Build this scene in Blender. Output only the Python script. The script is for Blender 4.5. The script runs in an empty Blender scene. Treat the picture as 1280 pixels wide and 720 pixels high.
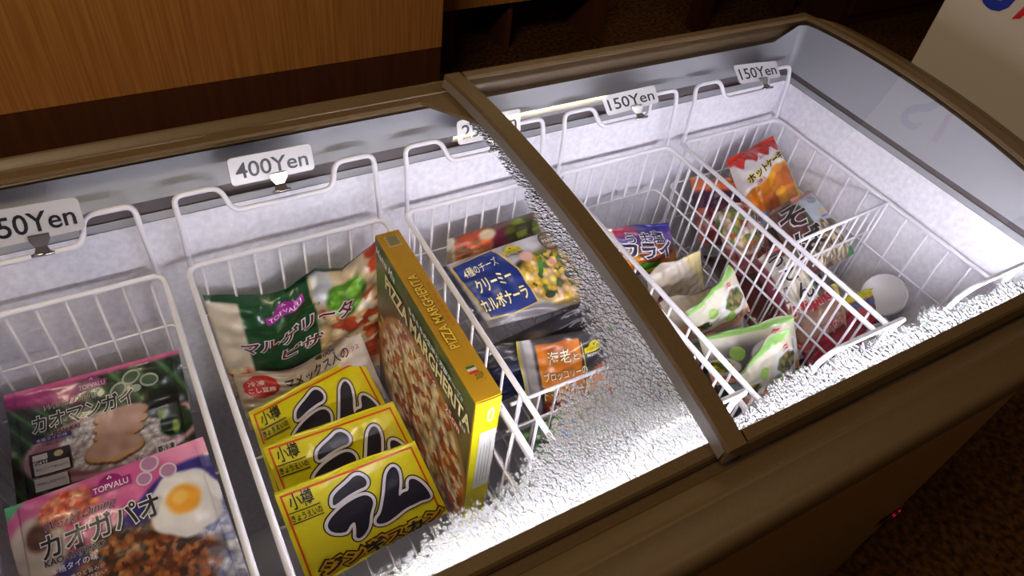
import bpy, bmesh, math, random
import numpy as np
from mathutils import Vector, Matrix, Euler

# ------------------------------------------------------------------ camera, world, lights, exposure
sc = bpy.context.scene
C = sc.collection
H0 = 1.36                       # camera height; layout heights below are relative to the camera
cam_d = bpy.data.cameras.new('camera')
cam = bpy.data.objects.new('camera', cam_d); C.objects.link(cam)
cam_d.sensor_width = 36.0; cam_d.lens = 894.0/1280.0*36.0
cam_d.clip_start = 0.02; cam_d.clip_end = 60
Rm = Matrix.Rotation(math.radians(-35.06), 3, 'Z') @ Matrix.Rotation(math.radians(44.991), 3, 'X') @ Matrix.Rotation(math.radians(8.687), 3, 'Z')
cam.matrix_world = Matrix.Translation((0, 0, H0)) @ Rm.to_4x4()
sc.camera = cam
sc.view_settings.view_transform = 'Standard'
sc.view_settings.look = 'None'
sc.view_settings.gamma = 1.0
sc.view_settings.use_curve_mapping = False
sc.view_settings.exposure = 0.3

w = bpy.data.worlds.new('world'); sc.world = w; w.use_nodes = True
w.node_tree.nodes['Background'].inputs[0].default_value = (1.0, 0.72, 0.45, 1)
w.node_tree.nodes['Background'].inputs[1].default_value = 0.012

def area(name, loc, target, sx, sy, power, col):
    l = bpy.data.lights.new(name, 'AREA'); l.shape = 'RECTANGLE'; l.size = sx; l.size_y = sy
    l.energy = power; l.color = col
    o = bpy.data.objects.new(name, l); C.objects.link(o); o.location = loc
    o.rotation_euler = (Vector(target) - Vector(loc)).to_track_quat('-Z', 'Y').to_euler()
    return o
area('fill_light_room', (-0.9, 0.2, 2.6), (-0.3, 2.0, 0.4), 1.2, 0.3, 24, (1.0, 0.80, 0.54))  # unseen fill light, added to brighten the room and counter
area('fill_light_front', (1.5, -2.0, 2.5), (1.0, 0.2, 0.4), 1.2, 0.3, 7, (1.0, 0.70, 0.40))  # unseen fill light, added to lift the freezer front and carpet

# ------------------------------------------------------------------ helpers
rnd = random.Random(4)
def lin(c):
    c = np.asarray(c, float)
    if c.max() > 1.0: c = c/255.0
    return np.where(c <= 0.04045, c/12.92, ((c+0.055)/1.055)**2.4)
def mat(name, col=(200, 200, 200), rough=0.5, metal=0.0, coat=0.0, emit=None, es=0.0, spec=0.5):
    m = bpy.data.materials.new(name); m.use_nodes = True
    b = m.node_tree.nodes['Principled BSDF']
    b.inputs['Base Color'].default_value = (*lin(col), 1)
    b.inputs['Roughness'].default_value = rough; b.inputs['Metallic'].default_value = metal
    b.inputs['Coat Weight'].default_value = coat; b.inputs['Coat Roughness'].default_value = 0.12
    b.inputs['Specular IOR Level'].default_value = spec
    if emit is not None:
        b.inputs['Emission Color'].default_value = (*lin(emit), 1); b.inputs['Emission Strength'].default_value = es
    return m
def nd(m, t, **kw):
    n = m.node_tree.nodes.new(t)
    for k, v in kw.items(): setattr(n, k, v)
    return n
def lk(m, a, b): m.node_tree.links.new(a, b)
def add_noise(m, scale, c1, c2, bump=0.0, detail=4, stretch=None, dist=0.002, lo=0.35, hi=0.65):
    b = m.node_tree.nodes['Principled BSDF']
    tc = nd(m, 'ShaderNodeTexCoord'); src = tc.outputs['Object']
    if stretch:
        mp = nd(m, 'ShaderNodeMapping'); mp.inputs['Scale'].default_value = stretch
        lk(m, src, mp.inputs['Vector']); src = mp.outputs['Vector']
    n = nd(m, 'ShaderNodeTexNoise'); n.inputs['Scale'].default_value = scale; n.inputs['Detail'].default_value = detail
    lk(m, src, n.inputs['Vector'])
    r = nd(m, 'ShaderNodeValToRGB'); r.color_ramp.elements[0].position = lo; r.color_ramp.elements[1].position = hi
    r.color_ramp.elements[0].color = (*lin(c1), 1); r.color_ramp.elements[1].color = (*lin(c2), 1)
    lk(m, n.outputs['Fac'], r.inputs['Fac']); lk(m, r.outputs['Color'], b.inputs['Base Color'])
    if bump:
        bp = nd(m, 'ShaderNodeBump'); bp.inputs['Strength'].default_value = bump; bp.inputs['Distance'].default_value = dist
        lk(m, n.outputs['Fac'], bp.inputs['Height']); lk(m, bp.outputs['Normal'], b.inputs['Normal'])
    return m

def empty(name, loc):
    o = bpy.data.objects.new(name, None); C.objects.link(o); o.location = (loc[0], loc[1], loc[2]+H0)
    o.empty_display_size = 0.02
    return o
def tag(o, label, cat, group=None):
    o['label'] = label; o['category'] = cat
    if group: o['group'] = group
    return o
WORLD = {}
def wloc(p):
    v = Vector((0, 0, 0))
    while p is not None: v += Vector(p.location); p = p.parent
    return v
def obj(name, verts, faces, mats, parent=None, smooth=False, mi=None, cols=None, base=None, attr=None):
    """one mesh object; verts in camera-relative layout coordinates, stored relative to the parent"""
    V = np.asarray(verts, float).reshape(-1, 3) + np.array([0, 0, H0])
    off = np.array(wloc(parent)) if parent is not None else np.zeros(3)
    loc = np.zeros(3)
    if parent is None and base is not None: loc = np.array([base[0], base[1], base[2]+H0])
    me = bpy.data.meshes.new(name); me.from_pydata((V-off-loc).tolist(), [], faces)
    if not isinstance(mats, (list, tuple)): mats = [mats]
    for m in mats: me.materials.append(m)
    if mi is not None: me.polygons.foreach_set('material_index', np.asarray(mi, np.int32))
    if smooth: me.polygons.foreach_set('use_smooth', [True]*len(me.polygons))
    if cols is not None:
        a = me.color_attributes.new('print', 'FLOAT_COLOR', 'POINT')
        a.data.foreach_set('color', np.concatenate([cols, np.ones((len(cols), 1))], 1).astype(np.float32).ravel())
    if attr is not None:
        a = me.attributes.new('wet', 'FLOAT', 'POINT'); a.data.foreach_set('value', np.asarray(attr, np.float32))
    me.validate(); me.update()
    o = bpy.data.objects.new(name, me); C.objects.link(o); o.parent = parent; o.location = loc
    return o

class MB:
    def __init__(s): s.v = []; s.f = []; s.m = []
    def add(s, v, f, mi=0):
        k = len(s.v); s.v += [tuple(p) for p in v]; s.f += [[i+k for i in q] for q in f]; s.m += [mi]*len(f)
    def box(s, x0, x1, y0, y1, z0, z1, mi=0, b=0.0):
        if b <= 0:
            v = [(x, y, z) for z in (z0, z1) for y in (y0, y1) for x in (x0, x1)]
            s.add(v, [(0, 2, 3, 1), (4, 5, 7, 6), (0, 1, 5, 4), (2, 6, 7, 3), (0, 4, 6, 2), (1, 3, 7, 5)], mi); return
        bm = bmesh.new(); bmesh.ops.create_cube(bm, size=1)
        for q in bm.verts: q.co = Vector(((x0+x1)/2+q.co.x*(x1-x0), (y0+y1)/2+q.co.y*(y1-y0), (z0+z1)/2+q.co.z*(z1-z0)))
        bmesh.ops.bevel(bm, geom=bm.edges[:], offset=b, segments=2, affect='EDGES', profile=0.6)
        bm.verts.index_update()
        s.add([q.co[:] for q in bm.verts], [[q.index for q in f.verts] for f in bm.faces], mi); bm.free()
    def tube(s, pts, r, n=7, mi=0, closed=False, cap=True):
        P = [Vector(p) for p in pts]; k = len(P); rings = []
        up = None
        for i in range(k):
            if closed: t = (P[(i+1) % k]-P[i-1]).normalized()
            else: t = ((P[min(i+1, k-1)]-P[max(i-1, 0)])).normalized()
            if up is None:
                up = t.orthogonal().normalized()
            else:
                up = (up - t*up.dot(t)).normalized()
            sd = t.cross(up)
            rings.append([P[i]+(up*math.cos(a)+sd*math.sin(a))*r for a in [2*math.pi*j/n for j in range(n)]])
        v = [q for R_ in rings for q in R_]; f = []
        for i in range(k if closed else k-1):
            a = i*n; b2 = ((i+1) % k)*n
            for j in range(n): f.append((a+j, a+(j+1) % n, b2+(j+1) % n, b2+j))
        if cap and not closed: f += [tuple(reversed(range(n))), tuple(range((k-1)*n, k*n))]
        s.add(v, f, mi)
    def build(s, name, mats, parent=None, smooth=False, base=None):
        return obj(name, s.v, s.f, mats, parent, smooth, s.m, base=base)

def rpath(pts, r, seg=4, closed=False):
    """round the corners of a polyline"""
    P = [Vector(p) for p in pts]; out = []; k = len(P)
    for i in range(k):
        if not closed and i in (0, k-1): out.append(P[i]); continue
        a, b, c = P[i-1], P[i], P[(i+1) % k]
        d1 = (a-b); d2 = (c-b); rr = min(r, d1.length*0.45, d2.length*0.45)
        p0 = b+d1.normalized()*rr; p1 = b+d2.normalized()*rr
        for j in range(seg+1):
            t = j/seg; out.append(p0*(1-t)**2+b*2*t*(1-t)+p1*t*t)
    return out

# glass profile: height of the lid (relative to camera) across the freezer depth
_py = np.array([.10, .169, .234, .305, .400, .486, .538, .667, .73]); _pz = np.array([-.486, -.462, -.445, -.431, -.4215, -.416, -.414, -.422, -.430])
_c = np.polyfit(_py, _pz, 4)
def zg(y): return np.polyval(_c, y)

# ------------------------------------------------------------------ materials
M = {}
M['wood'] = add_noise(mat('honey_wood_veneer', rough=0.45), 9, (168, 110, 56), (194, 134, 74), 0.05, 6, (14, 14, .35))
M['toe'] = add_noise(mat('dark_red_brown_board', rough=0.6), 9, (74, 38, 18), (86, 46, 22), 0, 4, (8, 8, .4))
M['darkwood'] = mat('dark_stained_wood', (58, 26, 16), 0.5)
M['black'] = mat('black_recess', (14, 11, 9), 0.7)
M['carpet'] = add_noise(mat('brown_carpet', rough=0.95, spec=0.1), 60, (34, 20, 8), (98, 64, 32), 0.5, 3, None, 0.006, 0.3, 0.7)
M['wall'] = mat('dim_plaster_wall', (90, 70, 50), 0.8)
M['taupe'] = add_noise(mat('taupe_painted_plastic', rough=0.46), 300, (92, 73, 49), (97, 77, 52), 0.0)
M['taupe_body'] = add_noise(mat('taupe_painted_steel', rough=0.5), 220, (128, 96, 58), (142, 108, 68), 0.05)
M['groove'] = mat('dark_rubber_seal', (34, 30, 26), 0.6)
M['grey'] = mat('smooth_grey_plastic', (158, 159, 166), 0.4)
M['bevel'] = mat('satin_grey_metal', (150, 146, 146), 0.32, 0.6)
M['dark_band'] = mat('dark_grey_band', (92, 84, 88), 0.5)
M['liner'] = mat('white_liner', (226, 226, 238), 0.5)
M['frost'] = add_noise(mat('frosted_white', rough=0.85, spec=0.2), 130, (226, 225, 236), (242, 241, 250), 0.35, 6, None, 0.004)
M['wire'] = mat('white_coated_wire', (232, 230, 240), 0.35)
M['tube'] = mat('lit_tube_cover', (255, 255, 255), 0.4, 0, 0, (246, 241, 252), 96.0)
M['lampwarm'] = mat('warm_fluorescent_tube', (255, 255, 255), 0.4, 0, 0, (255, 222, 160), 40.0)
M['white'] = mat('white_plastic_card', (200, 197, 200), 0.4, coat=0.2)
M['ink'] = mat('black_ink', (22, 20, 28), 0.45)
M['steel'] = mat('nickel_plated_steel', (205, 200, 195), 0.22, 1.0)
M['panelwhite'] = mat('white_enamel_panel', (196, 186, 174), 0.35)
M['blue_ink'] = mat('blue_lettering', (28, 48, 150), 0.4)
M['red_ink'] = mat('red_lettering', (196, 22, 40), 0.4)
M['display'] = mat('black_glossy_display', (8, 8, 9), 0.15)
M['led'] = mat('red_led_segment', (255, 30, 60), 0.5, 0, 0, (255, 20, 50), 1.6)

# clear glass: outer face reflects, inner face carries the condensation
def glass_outer():
    m = bpy.data.materials.new('clear_glass'); m.use_nodes = True; nt = m.node_tree; nt.nodes.clear()
    o = nd(m, 'ShaderNodeOutputMaterial'); mx = nd(m, 'ShaderNodeMixShader'); t = nd(m, 'ShaderNodeBsdfTransparent')
    t.inputs[0].default_value = (.95, .97, .965, 1)
    g = nd(m, 'ShaderNodeBsdfGlossy'); g.inputs['Roughness'].default_value = 0.012
    f = nd(m, 'ShaderNodeFresnel'); f.inputs['IOR'].default_value = 1.5
    lk(m, f.outputs[0], mx.inputs[0]); lk(m, t.outputs[0], mx.inputs[1]); lk(m, g.outputs[0], mx.inputs[2]); lk(m, mx.outputs[0], o.inputs[0])
    return m
def glass_wet():
    m = bpy.data.materials.new('glass_with_condensation'); m.use_nodes = True; nt = m.node_tree; nt.nodes.clear()
    o = nd(m, 'ShaderNodeOutputMaterial')
    at = nd(m, 'ShaderNodeAttribute', attribute_name='wet')
    tc = nd(m, 'ShaderNodeTexCoord')
    hs = []
    for sc_, wgt in ((390, 1.0), (210, 1.08)):
        v1 = nd(m, 'ShaderNodeTexVoronoi', feature='F1'); v1.inputs['Scale'].default_value = sc_
        lk(m, tc.outputs['Object'], v1.inputs['Vector'])
        # dome over every cell centre
        q = nd(m, 'ShaderNodeMath', operation='MULTIPLY'); lk(m, v1.outputs['Distance'], q.inputs[0]); lk(m, v1.outputs['Distance'], q.inputs[1])
        k = nd(m, 'ShaderNodeMath', operation='MULTIPLY_ADD'); k.inputs[1].default_value = -2.6; k.inputs[2].default_value = 1.0; lk(m, q.outputs[0], k.inputs[0])
        z = nd(m, 'ShaderNodeMath', operation='MAXIMUM'); z.inputs[1].default_value = 0.0; lk(m, k.outputs[0], z.inputs[0])
        s_ = nd(m, 'ShaderNodeMath', operation='SQRT'); lk(m, z.outputs[0], s_.inputs[0])
        g = nd(m, 'ShaderNodeMath', operation='MULTIPLY'); g.inputs[1].default_value = wgt; lk(m, s_.outputs[0], g.inputs[0]); hs.append(g)
    mxh = nd(m, 'ShaderNodeMath', operation='MAXIMUM'); lk(m, hs[0].outputs[0], mxh.inputs[0]); lk(m, hs[1].outputs[0], mxh.inputs[1])
    bp = nd(m, 'ShaderNodeBump'); bp.inputs['Strength'].default_value = 1.0; bp.inputs['Distance'].default_value = 0.0016
    lk(m, mxh.outputs[0], bp.inputs['Height'])
    rf = nd(m, 'ShaderNodeBsdfRefraction'); rf.inputs['IOR'].default_value = 1.30; rf.inputs['Roughness'].default_value = 0.03
    lk(m, bp.outputs['Normal'], rf.inputs['Normal'])
    gl = nd(m, 'ShaderNodeBsdfGlossy'); gl.inputs['Roughness'].default_value = 0.08; lk(m, bp.outputs['Normal'], gl.inputs['Normal'])
    tr = nd(m, 'ShaderNodeBsdfTransparent'); tr.inputs[0].default_value = (.98, .985, .98, 1)
    fog = nd(m, 'ShaderNodeBsdfTranslucent'); fog.inputs[0].default_value = (.84, .86, .82, 1)
    mf = nd(m, 'ShaderNodeMixShader'); mf.inputs[0].default_value = 0.14
    lk(m, rf.outputs[0], mf.inputs[1]); lk(m, fog.outputs[0], mf.inputs[2])
    mg = nd(m, 'ShaderNodeMixShader'); mg.inputs[0].default_value = 0.06; lk(m, mf.outputs[0], mg.inputs[1]); lk(m, gl.outputs[0], mg.inputs[2])
    # break the edge of the wet zone up into single drops
    ad = nd(m, 'ShaderNodeMath', operation='MULTIPLY_ADD'); ad.inputs[1].default_value = 0.5; ad.inputs[2].default_value = -0.25
    lk(m, mxh.outputs[0], ad.inputs[0])
    a2 = nd(m, 'ShaderNodeMath', operation='ADD'); lk(m, at.outputs['Fac'], a2.inputs[0]); lk(m, ad.outputs[0], a2.inputs[1])
    mr = nd(m, 'ShaderNodeMapRange', interpolation_type='SMOOTHSTEP'); mr.inputs['From Min'].default_value = 0.45; mr.inputs['From Max'].default_value = 0.75
    lk(m, a2.outputs[0], mr.inputs['Value'])
    mx = nd(m, 'ShaderNodeMixShader'); lk(m, mr.outputs[0], mx.inputs[0]); lk(m, tr.outputs[0], mx.inputs[1]); lk(m, mg.outputs[0], mx.inputs[2])
    lk(m, mx.outputs[0], o.inputs[0])
    return m
M['glass_o'] = glass_outer(); M['glass_i'] = glass_wet()

# printed film: colour from the print attribute, crinkled plastic
def film(name, rough=0.34, bump=0.3, coat=0.35, scale=60):
    m = mat(name, rough=rough, coat=coat)
    b = m.node_tree.nodes['Principled BSDF']
    a = nd(m, 'ShaderNodeVertexColor', layer_name='print'); lk(m, a.outputs['Color'], b.inputs['Base Color'])
    n = nd(m, 'ShaderNodeTexNoise'); n.inputs['Scale'].default_value = scale; n.inputs['Detail'].default_value = 2
    tc = nd(m, 'ShaderNodeTexCoord'); lk(m, tc.outputs['Object'], n.inputs['Vector'])
    bp = nd(m, 'ShaderNodeBump'); bp.inputs['Strength'].default_value = bump; bp.inputs['Distance'].default_value = 0.004
    lk(m, n.outputs['Fac'], bp.inputs['Height']); lk(m, bp.outputs['Normal'], b.inputs['Normal']); lk(m, bp.outputs['Normal'], b.inputs['Coat Normal'])
    return m
M['film'] = film('printed_plastic_film'); M['card'] = film('printed_cardboard', 0.4, 0.0, 0.25)
_inks = {}
def ink(c):
    k = tuple(int(q) for q in c)
    if k not in _inks: _inks[k] = mat('print_ink_%02x%02x%02x' % k, k, 0.42, coat=0.08)
    return _inks[k]

# ------------------------------------------------------------------ the setting
mb = MB(); mb.box(-3, 6, -3, 6, -1.40, -1.36); fl = mb.build('floor', M['carpet']); fl['kind'] = 'structure'
mb = MB(); mb.box(-3, 6, 5.2, 5.3, -1.36, 1.4); o = mb.build('wall_back', M['wall']); o['kind'] = 'structure'
mb = MB(); mb.box(5.4, 5.5, -3, 5.2, -1.36, 1.4); o = mb.build('wall_right', M['wall']); o['kind'] = 'structure'

# wooden counter behind the freezer
t = empty('counter', (-.16, 2.12, -1.36)); tag(t, 'honey-brown wood veneer counter standing behind the freezer', 'counter')
mb = MB(); mb.box(-1.3, .977, 2.0, 2.24, -1.137, -.35, 0, .002); mb.build('body', M['wood'], t)
mb = MB(); mb.box(-1.298, .975, 2.002, 2.238, -1.36, -1.137); o = mb.build('toe_kick', M['toe'], t); o['label'] = 'dark red-brown base board'
# lower shelf unit right of it: top board, dark inside
t = empty('shelf_unit', (1.5, 2.5, -1.36)); tag(t, 'low wooden shelf unit with dark open inside beside the counter', 'shelf')
mb = MB(); mb.box(1.102, 1.86, 2.262, 2.80, -1.152, -1.09, 0, .002); mb.build('top_board', M['wood'], t)
mb = MB(); mb.box(1.104, 1.165, 2.28, 2.79, -1.36, -1.152); mb.build('side_panel', M['toe'], t)
mb = MB(); mb.box(1.79, 1.855, 2.28, 2.79, -1.36, -1.152); mb.build('side_panel', M['toe'], t)
mb = MB(); mb.box(1.165, 1.79, 2.74, 2.79, -1.36, -1.152); mb.build('back_panel', M['black'], t)
mb = MB(); mb.box(1.40, 1.42, 2.30, 2.74, -1.36, -1.152); mb.build('divider', M['toe'], t)
# chair/table leg and dark cabinet in the dark background
def leg_thing():
    t = empty('side_table', (2.60, 2.46, -1.36)); tag(t, 'dark wooden side table standing on the carpet in the background', 'table')
    for x in (2.33, 2.86):
        for y in (2.22, 2.7):
            mb = MB(); mb.box(x-.04, x+.04, y-.03, y+.03, -1.36, -.72, 0, .004); mb.build('leg', M['darkwood'], t)
    mb = MB(); mb.box(2.27, 2.92, 2.16, 2.76, -.72, -.68, 0, .006); mb.build('table_top', M['darkwood'], t)
leg_thing()
t = empty('cabinet', (3.6, 2.3, -1.36)); tag(t, 'dark red-brown wooden cabinet behind the white panel', 'cabinet')
mb = MB(); mb.box(3.02, 4.3, 2.02, 2.7, -1.36, -.2, 0, .004); mb.build('body', M['darkwood'], t)
mb = MB(); mb.box(3.06, 3.64, 2.0, 2.02, -1.30, -.25, 0, .003); mb.build('door', M['darkwood'], t)
mb = MB(); mb.box(3.68, 4.26, 2.0, 2.02, -1.30, -.25, 0, .003); mb.build('door', M['darkwood'], t)

# ------------------------------------------------------------------ chest freezer
FZ = empty('chest_freezer', (.32, .42, -1.36)); tag(FZ, 'taupe chest freezer with two sliding curved glass lids, lit inside', 'freezer')
def rrect(x0, x1, y0, y1, r, n=8, m=28):
    """closed loop of points, counter-clockwise, each side split into m pieces, each corner into n"""
    pts = []
    cs = [((x1-r, y0+r), -90), ((x1-r, y1-r), 0), ((x0+r, y1-r), 90), ((x0+r, y0+r), 180)]
    for i, (c, a0) in enumerate(cs):
        arc = [(c[0]+r*math.cos(math.radians(a0+90*j/n)), c[1]+r*math.sin(math.radians(a0+90*j/n))) for j in range(n+1)]
        pts += arc
        c2, a2 = cs[(i+1) % 4]
        nx = (c2[0]+r*math.cos(math.radians(a2)), c2[1]+r*math.sin(math.radians(a2)))
        for j in range(1, m): pts.append((arc[-1][0]+(nx[0]-arc[-1][0])*j/m, arc[-1][1]+(nx[1]-arc[-1][1])*j/m))
    return np.array(pts)
def loft(rows, name, m, parent, smooth=True, capb=False):
    n = len(rows[0]); v = np.concatenate(rows); f = []
    for i in range(len(rows)-1):
        for j in range(n):
            a = i*n+j; b = i*n+(j+1) % n
            f.append((a, b, b+n, a+n))
    if capb: f.append(tuple(range((len(rows)-1)*n, len(rows)*n)))
    return obj(name, v, f, m, parent, smooth)
def row(loop, z): return np.column_stack([loop, np.full(len(loop), z) if np.isscalar(z) else z])
# outer body
b1 = rrect(-.34, 1.005, .140, .722, .055)
o = loft([row(b1, -.515), row(b1, -1.315), row(rrect(-.33, .995, .15, .712, .05), -1.325)], 'body', M['taupe_body'], FZ, True, True)
for x in (-.24, .9):
    for y in (.22, .64):
        mb = MB(); mb.tube([(x, y, -1.36), (x, y, -1.32)], .025, 14); mb.build('foot', M['groove'], FZ)
# top frame ring (bumper)
inn = rrect(-.262, .934, .152, .678, .012); out = rrect(-.352, .988, .103, .712, .05); fla = rrect(-.250, .926, .166, .671, .010)
def lp(t): return inn*(1-t)+out*t
def zr(loop, dz): return zg(np.clip(loop[:, 1], .12, .70))+dz-.010*np.clip((loop[:, 1]-.655)/.05, 0, 1)
step = np.where(fla[:, 0] > .9, -.010, -.030)   # the end wall has no lower lid track
rows = [row(fla, zr(fla, -.07)), row(fla, zr(fla, step)), row(lp(0), zr(lp(0), step-.004*(step > -.02))), row(lp(0), zr(lp(0), -.016)), row(lp(.04), zr(lp(.04), -.013)), row(lp(.30), zr(lp(.3), -.006)), row(lp(.36), zr(lp(.36), -.004)),
        row(lp(.40), zr(lp(.40), -.0075)), row(lp(.8), zr(lp(.8), -.011)), row(lp(.93), zr(lp(.93), -.015)), row(lp(.99), zr(lp(.99), -.022)), row(lp(1), zr(lp(1), -.03)),
        row(lp(.99), zr(lp(.99), -.046)), row(lp(.9), zr(lp(.9), -.056)), row(lp(.35), zr(lp(.35), -.062))]
loft(rows, 'rim_frame', M['taupe'], FZ)
# inner collar: grey plastic, dark grey band, light lip
col0 = rrect(-.250, .922, .166, .668, .010); col1 = rrect(-.243, .908, .172, .652, .010)
zgk = np.where(col1[:, 0] > .9, -.496, -.488)
loft([row(col0, zr(col0, np.where(col0[:, 0] > .9, -.010, -.030))), row(col1, zgk)], 'inner_collar', M['grey'], FZ)
loft([row(col1, zgk), row(rrect(-.240, .905, .172, .650, .010), -.501)], 'dark_band', M['dark_band'], FZ)
loft([row(rrect(-.239, .903, .172, .648, .010), -.501), row(rrect(-.236, .900, .172, .644, .010), -.508)], 'liner_lip', M['grey'], FZ)
# frosted liner: walls displaced by frost growth
def frost_sheet(name, P0, U, V, n, nu, nv, amp, parent, seed):
    r = np.random.RandomState(seed); u, v = np.meshgrid(np.linspace(0, 1, nu), np.linspace(0, 1, nv))
    h = np.zeros_like(u); lu = np.linalg.norm(U); lv = np.linalg.norm(V)
    for k in range(26):
        fx, fy = r.uniform(-45, 45, 2); h += np.sin(fx*u*lu+fy*v*lv+r.uniform(0, 6.3))/26**.5
    for k in range(40):
        fx, fy = r.uniform(-260, 260, 2); h += .12*np.sin(fx*u*lu+fy*v*lv+r.uniform(0, 6.3))/40**.5
    env = np.clip(np.minimum(v, 1-v)*12, 0, 1)
    P = np.array(P0)+u[..., None]*np.array(U)+v[..., None]*np.array(V)+np.array(n)*((.5+.5*h)*amp*env)[..., None]
    f = [(j*nu+i, j*nu+i+1, (j+1)*nu+i+1, (j+1)*nu+i) for j in range(nv-1) for i in range(nu-1)]
    return obj(name, P.reshape(-1, 3), f, M['frost'], parent, True)
ZB = -1.2
frost_sheet('frosted_wall', (-.235, .643, ZB), (1.135, 0, 0), (0, 0, -.508-ZB), (0, -1, 0), 200, 60, .0022, FZ, 1)
frost_sheet('frosted_wall', (.899, .643, ZB), (0, -.463, 0), (0, 0, -.508-ZB), (-1, 0, 0), 100, 60, .003, FZ, 2)
frost_sheet('frosted_wall', (-.235, .18, ZB), (0, .463, 0), (0, 0, -.508-ZB), (1, 0, 0), 100, 60, .0022, FZ, 3)
mb = MB(); mb.box(-.236, .90, .176, .184, ZB, -.512); mb.box(-.236, .90, .150, .184, -.516, -.512); mb.build('liner_front_wall', M['liner'], FZ)
mb = MB(); mb.box(-.236, .90, .176, .645, ZB-.01, ZB); mb.build('liner_floor', M['liner'], FZ)
# lamp under the front frame
mb = MB(); mb.tube([(.06, .170, -.502), (.86, .170, -.502)], .0055, 10); o = mb.build('lamp_tube', M['tube'], FZ); o['label'] = 'lit white lamp tube under the front rim'
for x in (.048, .862):
    mb = MB(); mb.box(x, x+.012, .160, .180, -.514, -.488, 0, .002); mb.build('lamp_socket', M['white'], FZ)

# sliding lids
def lid(name, x0, x1, dz, xl, xr, y0, y1, wet, label, fth=.012):
    """frame with bars, glass pane with condensation on its underside"""
    ny = 60
    def bar_y(xa, xb, th, ya, yb, mb, mi=0, bev=None):
        ys = np.linspace(ya, yb, ny); v = []; f = []
        prof = [(xa, -th), (xa, -.003), (xa+.0015, 0), (xb-.0015, 0), (xb, -.003), (xb, -th)]
        for y in ys:
            for (x, z) in prof: v.append((x, y, zg(y)+dz+z))
        k = len(prof)
        for i in range(ny-1):
            for j in range(k-1): mb.add([], [], 0) if False else f.append((i*k+j, i*k+j+1, (i+1)*k+j+1, (i+1)*k+j))
            f.append((i*k+k-1, i*k, (i+1)*k, (i+1)*k+k-1))
        f += [tuple(reversed(range(k))), tuple(range((ny-1)*k, ny*k))]
        mb.add(v, f, mi)
    mb = MB()
    bar_y(x0, xl, .018, y0-.012, y1+.016, mb); bar_y(xr, x1, .005, y0-.012, y1+.016, mb)
    def bar_x(ya, yb, th):
        v = []; f = []
        prof = [(ya, -th), (ya, -.003), (ya+.0015, 0), (yb-.0015, 0), (yb, -.003), (yb, -th)]
        for x in (xl, xr):
            for (y, z) in prof: v.append((x, y, zg(y)+dz+z))
        k = len(prof); f = [(j, j+1, k+j+1, k+j) for j in range(k)][:-1]+[(k-1, 0, k, 2*k-1)]
        mb.add(v, f, 0)
    bar_x(y0-.012, y0, fth); bar_x(y1, y1+.016, .005)
    fr = mb.build('lid_frame', M['taupe'], FZ); fr['label'] = label
    nx, nyy = 150, 120
    xs = np.linspace(xl-.004, xr+.004, nx); ys = np.linspace(y0-.004, y1+.004, nyy); X, Y = np.meshgrid(xs, ys)
    Z = zg(Y)+dz-.004
    top = np.column_stack([X.ravel(), Y.ravel(), Z.ravel()]); bot = top-np.array([0, 0, .004]); N = len(top)
    f = []; mi = []
    for j in range(nyy-1):
        for i in range(nx-1):
            a = j*nx+i; f.append((a, a+1, a+nx+1, a+nx)); mi.append(0)
            f.append((N+a, N+a+nx, N+a+nx+1, N+a+1)); mi.append(1)
    at = np.concatenate([wet(X.ravel(), Y.ravel())]*2)
    g = obj('glass_pane', np.concatenate([top, bot]), f, [M['glass_o'], M['glass_i']], fr, True, mi, attr=at)
    g['label'] = 'curved clear glass beaded with condensation along its edge'
    return fr
def wob(x, y, s, k=1.0):
    r = np.random.RandomState(s); h = 0
    for i in range(14):
        a, b, c = r.uniform(-90*k, 90*k), r.uniform(-90*k, 90*k), r.uniform(0, 6.3); h = h+np.sin(a*x+b*y+c)
    return h/14**.5
def wet_left(x, y):
    wf = np.interp(x, [-.3, .0, .06, .15, .22, .28, .34], [.012, .016, .02, .035, .055, .095, .13])
    wr = np.interp(y, [.17, .25, .33, .42, .5, .6, .66], [.11, .070, .040, .026, .020, .016, .012])
    d = np.maximum(1-(y-.172)/wf, 1-(.352-x)/wr)
    return np.clip(.5+d*1.1+.14*wob(x, y, 5), 0, 1)
def wet_right(x, y):
    wf = np.interp(x, [.36, .42, .5, .6, .9], [.010, .022, .026, .022, .020])
    d = 1-(y-.166)/wf
    return np.clip(.5+d*1.0+.20*wob(x, y, 6, 1.3), 0, 1)
L1 = lid('lid_frame', -.258, .366, -.016, -.240, .352, .176, .655, wet_left, 'taupe frame of the left sliding lid')
mb = MB()   # triangular corner plate of the left lid
v = [(.296, .657), (.353, .657), (.353, .575), (.338, .590)]
mb.add([(x, y, zg(y)-.0150) for x, y in v]+[(x, y, zg(y)-.019) for x, y in v], [(3, 2, 1, 0), (4, 5, 6, 7), (0, 1, 5, 4), (1, 2, 6, 5), (2, 3, 7, 6), (3, 0, 4, 7)])
mb.build('corner_plate', M['taupe'], L1)
L2 = lid('lid_frame', .338, .934, 0.0, .359, .922, .169, .667, wet_right, 'taupe frame of the right sliding lid', .027)
mb = MB()   # satin strip on the flank of the meeting bar
ys = np.linspace(.16, .68, 50)
mb.add([p for y in ys for p in ((.3375, y, zg(y)-.004), (.334, y, zg(y)-.013))], [(2*i, 2*i+1, 2*i+3, 2*i+2) for i in range(49)])
mb.build('edge_strip', M['bevel'], L2)
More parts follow.
